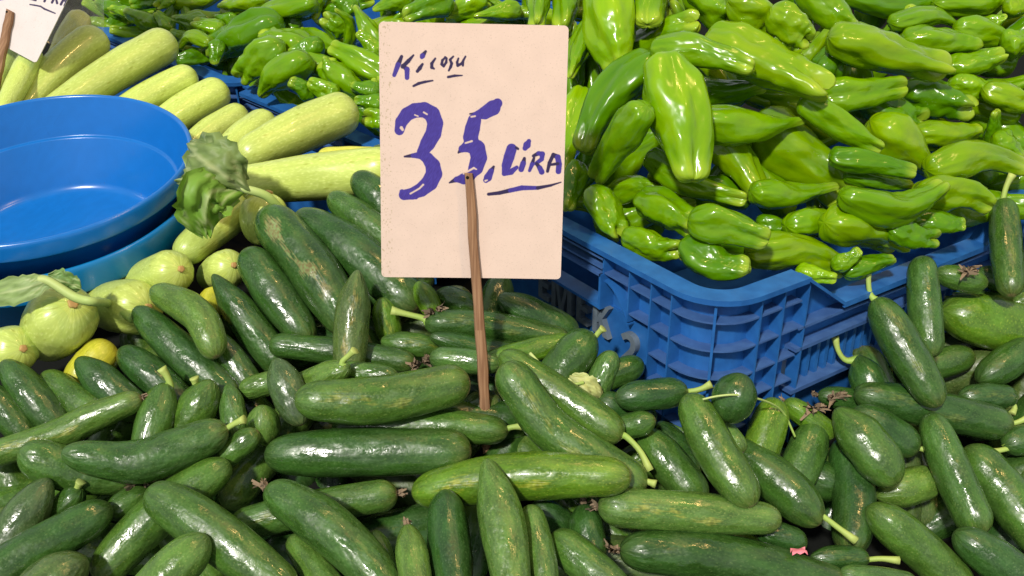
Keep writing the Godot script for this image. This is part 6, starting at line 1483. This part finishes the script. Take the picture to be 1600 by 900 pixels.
func price_card():
	var strokes := [
		[Vector3(-55.86, 74.74, 1.27), Vector3(-58.62, 68.39, 2.04), Vector3(-61.64, 60.55, 1.53)],
		[Vector3(-46.70, 75.89, 0.76), Vector3(-50.67, 71.45, 1.53), Vector3(-55.15, 67.00, 1.53)],
		[Vector3(-55.15, 67.97, 1.27), Vector3(-51.69, 65.12, 2.04), Vector3(-51.72, 58.78, 1.78)],
		[Vector3(-39.77, 69.24, 1.02), Vector3(-41.76, 66.28, 1.53), Vector3(-43.75, 63.81, 1.27)],
		[Vector3(-37.29, 78.97, 1.02), Vector3(-39.77, 75.54, 2.04), Vector3(-40.27, 74.56, 1.53)],
		[Vector3(-29.86, 73.79, 0.76), Vector3(-32.58, 69.86, 1.27), Vector3(-32.57, 66.95, 1.27), Vector3(-30.83, 66.01, 0.76)],
		[Vector3(-21.92, 74.92, 0.76), Vector3(-24.39, 72.45, 1.02), Vector3(-24.88, 69.52, 1.15), Vector3(-23.38, 68.09, 1.02), Vector3(-21.41, 71.05, 1.02), Vector3(-21.17, 73.96, 0.89), Vector3(-22.42, 74.91, 0.76)],
		[Vector3(-15.97, 75.52, 0.76), Vector3(-18.44, 73.05, 1.02), Vector3(-17.18, 70.16, 1.15), Vector3(-17.91, 67.71, 1.15), Vector3(-19.39, 64.76, 0.76)],
		[Vector3(-11.99, 74.14, 0.76), Vector3(-12.96, 71.21, 1.02), Vector3(-12.45, 68.79, 1.15), Vector3(-9.48, 70.31, 1.02), Vector3(-6.54, 75.70, 0.76)],
		[Vector3(-8.01, 73.25, 0.76), Vector3(-8.47, 68.87, 0.89)],
		[Vector3(-46.76, 52.52, 0.89), Vector3(-42.77, 54.55, 1.15), Vector3(-37.79, 55.87, 1.02), Vector3(-31.81, 56.96, 0.64)],
		[Vector3(-19.86, 59.88, 1.02), Vector3(-14.88, 60.95, 1.02), Vector3(-8.90, 61.30, 0.51)],
		[Vector3(-57.91, 18.18, 3.84), Vector3(-56.37, 24.69, 4.73), Vector3(-51.83, 30.73, 5.32), Vector3(-45.80, 33.81, 5.62), Vector3(-38.29, 34.44, 5.91), Vector3(-32.27, 31.08, 6.21), Vector3(-29.74, 24.16, 6.21), Vector3(-31.23, 16.14, 6.21), Vector3(-35.76, 8.03, 5.91), Vector3(-39.81, 1.42, 4.43)],
		[Vector3(-53.98, -2.35, 0.76), Vector3(-47.40, -1.49, 1.78), Vector3(-40.82, -1.12, 3.25), Vector3(-35.76, -3.57, 4.73), Vector3(-31.69, -9.08, 5.91), Vector3(-30.66, -15.68, 6.50), Vector3(-34.22, -22.89, 6.50), Vector3(-40.84, -28.63, 5.62), Vector3(-47.99, -31.82, 4.73), Vector3(-54.63, -32.95, 4.14)],
		[Vector3(-56.15, -30.40, 2.04), Vector3(-53.10, -34.47, 1.78), Vector3(-44.94, -34.86, 1.53)],
		[Vector3(-2.62, 31.86, 0.64), Vector3(1.90, 32.43, 1.02)],
		[Vector3(1.92, 30.69, 2.96), Vector3(8.95, 32.81, 5.03), Vector3(15.43, 36.89, 5.91), Vector3(18.90, 40.43, 3.84)],
		[Vector3(0.96, 26.69, 5.32), Vector3(-0.49, 20.67, 5.91), Vector3(-1.93, 13.63, 5.91), Vector3(-0.87, 8.62, 5.91)],
		[Vector3(-11.45, 1.38, 0.76), Vector3(-8.43, 4.46, 2.96), Vector3(-1.36, 7.61, 6.50), Vector3(3.23, 5.16, 6.50), Vector3(4.84, -2.40, 6.50), Vector3(2.39, -10.57, 5.91), Vector3(-1.12, -16.23, 3.84)],
		[Vector3(-18.41, -22.64, 0.64), Vector3(-12.82, -19.99, 2.29), Vector3(-7.21, -19.39, 4.43), Vector3(-1.62, -16.75, 4.14)],
		[Vector3(16.65, -9.32, 1.02), Vector3(14.66, -12.92, 2.29), Vector3(12.18, -18.06, 3.25), Vector3(10.68, -20.14, 2.29)],
		[Vector3(30.65, 5.12, 4.14), Vector3(28.74, -1.50, 4.29), Vector3(26.83, -8.13, 3.84), Vector3(24.90, -14.80, 1.78)],
		[Vector3(25.41, -14.79, 1.78), Vector3(30.50, -13.17, 2.42), Vector3(35.02, -9.53, 1.53)],
		[Vector3(34.19, 6.19, 1.02), Vector3(35.74, 5.20, 1.02)],
		[Vector3(44.24, 11.40, 1.78), Vector3(42.79, 8.35, 2.96), Vector3(41.32, 5.80, 2.04)],
		[Vector3(40.99, -2.31, 1.27), Vector3(40.06, -6.39, 2.29), Vector3(38.63, -11.00, 2.29)],
		[Vector3(48.63, -1.68, 1.02), Vector3(47.22, -6.79, 1.78), Vector3(45.30, -11.92, 1.27)],
		[Vector3(48.08, -0.16, 1.27), Vector3(52.11, 1.93, 1.78), Vector3(55.18, 1.47, 2.04), Vector3(54.78, -2.59, 1.78), Vector3(50.27, -6.23, 1.53)],
		[Vector3(50.78, -6.22, 1.27), Vector3(53.43, -9.74, 2.04), Vector3(55.04, -12.78, 2.29)],
		[Vector3(59.64, -12.20, 1.27), Vector3(60.99, -5.54, 1.53), Vector3(63.87, 1.11, 1.53)],
		[Vector3(63.87, 1.11, 1.53), Vector3(67.50, -0.86, 2.29), Vector3(68.69, -6.44, 2.29), Vector3(68.34, -12.06, 2.29)],
		[Vector3(61.03, -7.07, 1.02), Vector3(67.65, -5.94, 1.27)],
		[Vector3(12.88, -31.40, 1.27), Vector3(21.58, -30.24, 1.53), Vector3(30.27, -28.05, 1.78), Vector3(39.46, -25.85, 2.04), Vector3(52.30, -25.65, 1.53), Vector3(62.52, -23.43, 1.02), Vector3(70.66, -20.73, 0.51)],
	]
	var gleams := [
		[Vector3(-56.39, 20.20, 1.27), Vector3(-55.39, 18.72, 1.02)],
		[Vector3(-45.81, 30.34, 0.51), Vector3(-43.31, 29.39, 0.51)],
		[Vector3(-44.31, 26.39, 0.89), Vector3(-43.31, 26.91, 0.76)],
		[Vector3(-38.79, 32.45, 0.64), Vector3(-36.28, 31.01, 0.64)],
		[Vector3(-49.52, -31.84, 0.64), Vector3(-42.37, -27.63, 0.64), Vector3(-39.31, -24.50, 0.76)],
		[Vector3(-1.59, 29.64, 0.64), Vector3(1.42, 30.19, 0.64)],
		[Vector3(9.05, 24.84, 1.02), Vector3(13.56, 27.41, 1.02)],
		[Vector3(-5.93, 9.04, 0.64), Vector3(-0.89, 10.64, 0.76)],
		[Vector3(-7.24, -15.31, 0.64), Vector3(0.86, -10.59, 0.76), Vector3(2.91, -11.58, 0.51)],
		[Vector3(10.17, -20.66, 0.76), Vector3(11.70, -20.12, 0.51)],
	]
	build_card("price_card", "cream price card reading 35 lira per kilo on a wooden stick among the cucumbers", Vector3(-0.0312, 0.4048, -0.7008), Basis(Vector3(0.9993, -0.0307, -0.0210), Vector3(0.0195, 0.9133, -0.4068), Vector3(0.0317, 0.4061, 0.9133)), 0.1460, 0.2008, Color(0.60, 0.465, 0.385), strokes, gleams, [Vector3(-0.0029, -0.0147, 0.0068), Vector3(0.0028, -0.0918, 0.0080), Vector3(0.0088, -0.1564, 0.0090), Vector3(0.0128, -0.2178, 0.0099)], 3.0)

func far_card():
	var strokes := [
		[Vector3(43.46, -53.48, 0.74), Vector3(48.39, -51.70, 0.92), Vector3(55.62, -49.52, 0.92), Vector3(60.87, -50.03, 1.11), Vector3(74.34, -48.67, 0.74)],
		[Vector3(56.98, -42.24, 1.48), Vector3(57.01, -35.65, 1.48), Vector3(57.06, -25.79, 1.48)],
		[Vector3(65.52, -39.36, 1.48), Vector3(65.57, -29.49, 1.48), Vector3(65.60, -22.92, 1.48)],
		[Vector3(65.60, -22.92, 1.48), Vector3(70.84, -23.43, 1.48), Vector3(70.49, -29.35, 1.48), Vector3(66.21, -32.43, 1.11)],
		[Vector3(67.19, -32.74, 1.11), Vector3(71.11, -37.23, 1.48)],
		[Vector3(75.70, -36.45, 1.48), Vector3(76.08, -23.94, 1.48), Vector3(76.76, -18.66, 1.48)],
		[Vector3(76.76, -18.66, 1.48), Vector3(80.01, -26.79, 1.48), Vector3(80.30, -35.66, 1.48)],
		[Vector3(75.72, -31.51, 1.11), Vector3(79.99, -30.07, 1.11)],
		[Vector3(38.90, -47.68, 1.48), Vector3(37.09, -22.40, 1.85), Vector3(37.50, -9.92, 1.85)],
		[Vector3(38.90, -47.68, 1.48), Vector3(47.11, -45.80, 1.48)],
		[Vector3(-15.70, -29.80, 2.59), Vector3(-10.66, -14.88, 2.96), Vector3(3.46, -9.89, 3.33), Vector3(12.22, -19.16, 3.33), Vector3(5.22, -35.13, 2.59)],
		[Vector3(5.22, -35.13, 2.59), Vector3(19.62, -37.36, 3.33), Vector3(22.14, -52.43, 3.33), Vector3(6.28, -65.73, 2.59)],
	]
	build_card("price_card", "tilted whitish price card on a stick above the pale marrows, mostly out of frame", Vector3(-0.5681, 0.4208, -1.1580), Basis(Vector3(0.8817, -0.3818, 0.2771), Vector3(0.4713, 0.7396, -0.4806), Vector3(-0.0215, 0.5543, 0.8320)), 0.1600, 0.2200, Color(0.58, 0.53, 0.51), strokes, [], [Vector3(0.0281, -0.0702, 0.0088), Vector3(0.0393, -0.1127, 0.0103), Vector3(0.0499, -0.1525, 0.0103)], 8.0)


func blade(o: Node3D, p: Array, half: float, crumple: float, c: Color, sd: int):
	# a leaf blade: midrib through p, folded and crumpled
	var n := 18
	var cols := 16
	var fr := frames(p, n)
	var pos := []
	var colors := PackedColorArray()
	for i in n + 1:
		var t := float(i) / n
		var w := half * pow(sin(PI * clampf(0.06 + t * 0.92, 0, 1)), 0.6) * (1.0 + 0.12 * noise.get_noise_2d(t * 7.0, sd * 7.0))
		for j in cols + 1:
			var x := float(j) / cols * 2.0 - 1.0
			var f: Array = fr[i]
			var veins := absf(sin((t * 7.0 - absf(x) * 3.2) * PI))
			var bump := crumple * half * (0.55 * absf(noise.get_noise_3d(x * 1.3 + sd, t * 2.2, sd)) - 0.22 * absf(noise.get_noise_3d(x * 2.6, t * 5.0, sd + 9.0)) + 0.05 * noise.get_noise_3d(x * 6.0, t * 12.0, sd + 19.0)) - half * 0.30 * crumple * absf(x) + half * 0.03 * veins
			var edge := 1.0 + 0.07 * noise.get_noise_3d(t * 14.0, signf(x) * 3.0, sd)
			pos.append(f[0] + f[3] * (x * w * edge) + f[2] * bump)
			var k := 1.0 + 0.25 * noise.get_noise_3d(x * 3.0, t * 5.0, sd + 3.0)
			var col := c * k
			if veins < 0.18 or absf(x) < 0.06:
				col = col.lerp(Color(0.50, 0.56, 0.28), 0.5)
			colors.append(col)
	part("blade", grid_mesh(pos, cols, PackedVector2Array(), colors, false), mats["leaf"], o)

func stalk(o: Node3D, p: Array, r: float):
	part("stalk", tube(p, [r * 0.9, r, r, r * 1.1], Color(0.40, 0.48, 0.17), Color(0.28, 0.42, 0.08), 9, 24), mats["stalk"], o)

func loose_flower(label: String, at: Vector3):
	var o := thing("dried_flower", label, "dried flower", at, "dried cucumber flowers")
	add_flower(o, Vector3(0.0, 0, 0.004), Vector3(-0.5, 0.5, 0.7).normalized(), 0.012)
	add_flower(o, Vector3(0.003, 0, 0.0), Vector3(0.7, 0.3, 0.5).normalized(), 0.010)

func scrap(at: Vector3):
	var o := thing("paper_scrap", "small scrap of pink paper among the bottom cucumbers", "scrap", at)
	var pos := []
	for i in 5:
		for j in 5:
			pos.append(Vector3((i - 2) * 0.003, 0.0015 * noise.get_noise_2d(i * 0.9, j * 0.9) * 3.0 + (j - 2) * 0.0015, (j - 2) * 0.0022))
	part("paper", grid_mesh(pos, 4, PackedVector2Array(), PackedColorArray(), false), mats["pink_paper"], o)

func plastic(at: Vector3, basis: Basis):
	var o := thing("plastic_sheet", "clear plastic sheet beside the tilted card, over the rear crate's end", "plastic sheet", at)
	o.basis = basis
	var pos := []
	for i in 13:
		for j in 13:
			pos.append(Vector3((j - 6) * 0.006, (6 - i) * 0.006, 0.006 * noise.get_noise_2d(i * 0.35, j * 0.35 + 20.0)))
	part("film", grid_mesh(pos, 12, PackedVector2Array(), PackedColorArray(), false), mats["clear_plastic"], o)

func leaves():
	var o := thing("wilted_leaf", "wilted green leaf on a stalk, drooping between the basin rim and the pale marrows", "leaf", Vector3(-0.2578, 0.3123, -0.7969), "loose leaves")
	blade(o, [Vector3(0.0089, 0.0009, -0.0007), Vector3(-0.0061, 0.0235, 0.0074), Vector3(-0.0277, 0.0306, -0.0080), Vector3(-0.0473, 0.0243, -0.0434)], 0.0296, 0.65, Color(0.15, 0.22, 0.06), 3)
	blade(o, [Vector3(0.0041, 0.0005, -0.0004), Vector3(-0.0118, 0.0148, 0.0264), Vector3(-0.0186, 0.0011, 0.0368), Vector3(-0.0224, -0.0275, 0.0333)], 0.0273, 0.65, Color(0.15, 0.30, 0.03), 8)
	blade(o, [Vector3(0.0018, 0.0009, -0.0007), Vector3(-0.0230, 0.0100, 0.0075), Vector3(-0.0516, 0.0057, -0.0043)], 0.0178, 0.8, Color(0.16, 0.24, 0.07), 21)
	stalk(o, [Vector3(0.0041, 0.0019, -0.0014), Vector3(0.0178, 0.0000, 0.0000), Vector3(0.0302, -0.0069, -0.0011), Vector3(0.0386, -0.0209, -0.0031)], 0.0042)
	o = thing("marrow_leaf", "pale leaf with a long stalk lying across the round marrows", "leaf", Vector3(-0.3821, 0.3077, -0.6647), "loose leaves")
	blade(o, [Vector3(0.0016, -0.0004, 0.0003), Vector3(-0.0165, -0.0031, 0.0073), Vector3(-0.0422, -0.0097, 0.0073), Vector3(-0.0660, -0.0183, 0.0013)], 0.0116, 0.35, Color(0.22, 0.32, 0.10), 5)
	blade(o, [Vector3(-0.0024, -0.0011, -0.0042), Vector3(0.0105, -0.0048, -0.0039), Vector3(0.0217, -0.0135, -0.0048)], 0.0095, 0.7, Color(0.13, 0.24, 0.06), 6)
	stalk(o, [Vector3(-0.0079, 0.0000, 0.0000), Vector3(0.0016, -0.0013, 0.0010), Vector3(0.0221, -0.0114, 0.0086), Vector3(0.0395, -0.0147, 0.0111), Vector3(0.0249, -0.0562, -0.0396), Vector3(0.0509, -0.0575, -0.0203)], 0.0038)
	o = thing("leaf_scrap", "torn yellowish leaf scrap with dry stem bits by the crate's lettered wall", "leaf", Vector3(0.0533, 0.2304, -0.6186), "loose leaves")
	blade(o, [Vector3(-0.0053, 0.0064, -0.0048), Vector3(0.0037, 0.0059, 0.0056), Vector3(0.0130, -0.0028, 0.0071), Vector3(0.0206, -0.0151, 0.0064)], 0.0128, 0.7, Color(0.42, 0.46, 0.16), 12)
	stalk(o, [Vector3(-0.0384, 0.0239, -0.0155), Vector3(-0.0269, 0.0181, -0.0036), Vector3(-0.0121, 0.0109, 0.0018), Vector3(0.0023, 0.0037, 0.0048)], 0.0017)
	stalk(o, [Vector3(-0.0111, 0.0109, 0.0018), Vector3(-0.0034, 0.0103, 0.0073), Vector3(0.0058, 0.0084, 0.0037)], 0.0013)
	o = thing("dry_tendril", "thin pale tendril looping over cucumbers under the crate corner", "tendril", Vector3(0.1767, 0.2559, -0.5820))
	stalk(o, [Vector3(-0.0255, -0.0056, -0.0008), Vector3(-0.0140, -0.0013, 0.0000), Vector3(0.0000, 0.0000, 0.0000), Vector3(0.0186, -0.0119, -0.0090), Vector3(0.0382, -0.0298, -0.0204), Vector3(0.0524, -0.0489, -0.0280), Vector3(0.0629, -0.0682, -0.0216)], 0.0009)
	scrap(Vector3(0.2212, 0.1715, -0.4968))
	plastic(Vector3(-0.5389, 0.3238, -1.1938), Basis(Vector3(1.0000, 0.0000, 0.0000), Vector3(0.0000, 0.7986, -0.6018), Vector3(-0.0000, 0.6018, 0.7986)))
	loose_flower("dried flower lying against the straight diagonal cucumber's tip", Vector3(-0.2951, 0.2028, -0.5397))
	loose_flower("dried flower at the foot of the slotted crate wall", Vector3(0.2850, 0.1861, -0.6574))
	loose_flower("dried flower next to the striped light cucumber tip", Vector3(0.2608, 0.1917, -0.6368))
	loose_flower("dried pinkish flower between two slim cucumbers by the far rim", Vector3(0.4211, 0.2521, -0.7558))
	loose_flower("dried flower in the shade under the card", Vector3(-0.0691, 0.2551, -0.6933))
	loose_flower("crumpled dried flower above the top horizontal cucumber", Vector3(-0.0802, 0.2270, -0.6555))

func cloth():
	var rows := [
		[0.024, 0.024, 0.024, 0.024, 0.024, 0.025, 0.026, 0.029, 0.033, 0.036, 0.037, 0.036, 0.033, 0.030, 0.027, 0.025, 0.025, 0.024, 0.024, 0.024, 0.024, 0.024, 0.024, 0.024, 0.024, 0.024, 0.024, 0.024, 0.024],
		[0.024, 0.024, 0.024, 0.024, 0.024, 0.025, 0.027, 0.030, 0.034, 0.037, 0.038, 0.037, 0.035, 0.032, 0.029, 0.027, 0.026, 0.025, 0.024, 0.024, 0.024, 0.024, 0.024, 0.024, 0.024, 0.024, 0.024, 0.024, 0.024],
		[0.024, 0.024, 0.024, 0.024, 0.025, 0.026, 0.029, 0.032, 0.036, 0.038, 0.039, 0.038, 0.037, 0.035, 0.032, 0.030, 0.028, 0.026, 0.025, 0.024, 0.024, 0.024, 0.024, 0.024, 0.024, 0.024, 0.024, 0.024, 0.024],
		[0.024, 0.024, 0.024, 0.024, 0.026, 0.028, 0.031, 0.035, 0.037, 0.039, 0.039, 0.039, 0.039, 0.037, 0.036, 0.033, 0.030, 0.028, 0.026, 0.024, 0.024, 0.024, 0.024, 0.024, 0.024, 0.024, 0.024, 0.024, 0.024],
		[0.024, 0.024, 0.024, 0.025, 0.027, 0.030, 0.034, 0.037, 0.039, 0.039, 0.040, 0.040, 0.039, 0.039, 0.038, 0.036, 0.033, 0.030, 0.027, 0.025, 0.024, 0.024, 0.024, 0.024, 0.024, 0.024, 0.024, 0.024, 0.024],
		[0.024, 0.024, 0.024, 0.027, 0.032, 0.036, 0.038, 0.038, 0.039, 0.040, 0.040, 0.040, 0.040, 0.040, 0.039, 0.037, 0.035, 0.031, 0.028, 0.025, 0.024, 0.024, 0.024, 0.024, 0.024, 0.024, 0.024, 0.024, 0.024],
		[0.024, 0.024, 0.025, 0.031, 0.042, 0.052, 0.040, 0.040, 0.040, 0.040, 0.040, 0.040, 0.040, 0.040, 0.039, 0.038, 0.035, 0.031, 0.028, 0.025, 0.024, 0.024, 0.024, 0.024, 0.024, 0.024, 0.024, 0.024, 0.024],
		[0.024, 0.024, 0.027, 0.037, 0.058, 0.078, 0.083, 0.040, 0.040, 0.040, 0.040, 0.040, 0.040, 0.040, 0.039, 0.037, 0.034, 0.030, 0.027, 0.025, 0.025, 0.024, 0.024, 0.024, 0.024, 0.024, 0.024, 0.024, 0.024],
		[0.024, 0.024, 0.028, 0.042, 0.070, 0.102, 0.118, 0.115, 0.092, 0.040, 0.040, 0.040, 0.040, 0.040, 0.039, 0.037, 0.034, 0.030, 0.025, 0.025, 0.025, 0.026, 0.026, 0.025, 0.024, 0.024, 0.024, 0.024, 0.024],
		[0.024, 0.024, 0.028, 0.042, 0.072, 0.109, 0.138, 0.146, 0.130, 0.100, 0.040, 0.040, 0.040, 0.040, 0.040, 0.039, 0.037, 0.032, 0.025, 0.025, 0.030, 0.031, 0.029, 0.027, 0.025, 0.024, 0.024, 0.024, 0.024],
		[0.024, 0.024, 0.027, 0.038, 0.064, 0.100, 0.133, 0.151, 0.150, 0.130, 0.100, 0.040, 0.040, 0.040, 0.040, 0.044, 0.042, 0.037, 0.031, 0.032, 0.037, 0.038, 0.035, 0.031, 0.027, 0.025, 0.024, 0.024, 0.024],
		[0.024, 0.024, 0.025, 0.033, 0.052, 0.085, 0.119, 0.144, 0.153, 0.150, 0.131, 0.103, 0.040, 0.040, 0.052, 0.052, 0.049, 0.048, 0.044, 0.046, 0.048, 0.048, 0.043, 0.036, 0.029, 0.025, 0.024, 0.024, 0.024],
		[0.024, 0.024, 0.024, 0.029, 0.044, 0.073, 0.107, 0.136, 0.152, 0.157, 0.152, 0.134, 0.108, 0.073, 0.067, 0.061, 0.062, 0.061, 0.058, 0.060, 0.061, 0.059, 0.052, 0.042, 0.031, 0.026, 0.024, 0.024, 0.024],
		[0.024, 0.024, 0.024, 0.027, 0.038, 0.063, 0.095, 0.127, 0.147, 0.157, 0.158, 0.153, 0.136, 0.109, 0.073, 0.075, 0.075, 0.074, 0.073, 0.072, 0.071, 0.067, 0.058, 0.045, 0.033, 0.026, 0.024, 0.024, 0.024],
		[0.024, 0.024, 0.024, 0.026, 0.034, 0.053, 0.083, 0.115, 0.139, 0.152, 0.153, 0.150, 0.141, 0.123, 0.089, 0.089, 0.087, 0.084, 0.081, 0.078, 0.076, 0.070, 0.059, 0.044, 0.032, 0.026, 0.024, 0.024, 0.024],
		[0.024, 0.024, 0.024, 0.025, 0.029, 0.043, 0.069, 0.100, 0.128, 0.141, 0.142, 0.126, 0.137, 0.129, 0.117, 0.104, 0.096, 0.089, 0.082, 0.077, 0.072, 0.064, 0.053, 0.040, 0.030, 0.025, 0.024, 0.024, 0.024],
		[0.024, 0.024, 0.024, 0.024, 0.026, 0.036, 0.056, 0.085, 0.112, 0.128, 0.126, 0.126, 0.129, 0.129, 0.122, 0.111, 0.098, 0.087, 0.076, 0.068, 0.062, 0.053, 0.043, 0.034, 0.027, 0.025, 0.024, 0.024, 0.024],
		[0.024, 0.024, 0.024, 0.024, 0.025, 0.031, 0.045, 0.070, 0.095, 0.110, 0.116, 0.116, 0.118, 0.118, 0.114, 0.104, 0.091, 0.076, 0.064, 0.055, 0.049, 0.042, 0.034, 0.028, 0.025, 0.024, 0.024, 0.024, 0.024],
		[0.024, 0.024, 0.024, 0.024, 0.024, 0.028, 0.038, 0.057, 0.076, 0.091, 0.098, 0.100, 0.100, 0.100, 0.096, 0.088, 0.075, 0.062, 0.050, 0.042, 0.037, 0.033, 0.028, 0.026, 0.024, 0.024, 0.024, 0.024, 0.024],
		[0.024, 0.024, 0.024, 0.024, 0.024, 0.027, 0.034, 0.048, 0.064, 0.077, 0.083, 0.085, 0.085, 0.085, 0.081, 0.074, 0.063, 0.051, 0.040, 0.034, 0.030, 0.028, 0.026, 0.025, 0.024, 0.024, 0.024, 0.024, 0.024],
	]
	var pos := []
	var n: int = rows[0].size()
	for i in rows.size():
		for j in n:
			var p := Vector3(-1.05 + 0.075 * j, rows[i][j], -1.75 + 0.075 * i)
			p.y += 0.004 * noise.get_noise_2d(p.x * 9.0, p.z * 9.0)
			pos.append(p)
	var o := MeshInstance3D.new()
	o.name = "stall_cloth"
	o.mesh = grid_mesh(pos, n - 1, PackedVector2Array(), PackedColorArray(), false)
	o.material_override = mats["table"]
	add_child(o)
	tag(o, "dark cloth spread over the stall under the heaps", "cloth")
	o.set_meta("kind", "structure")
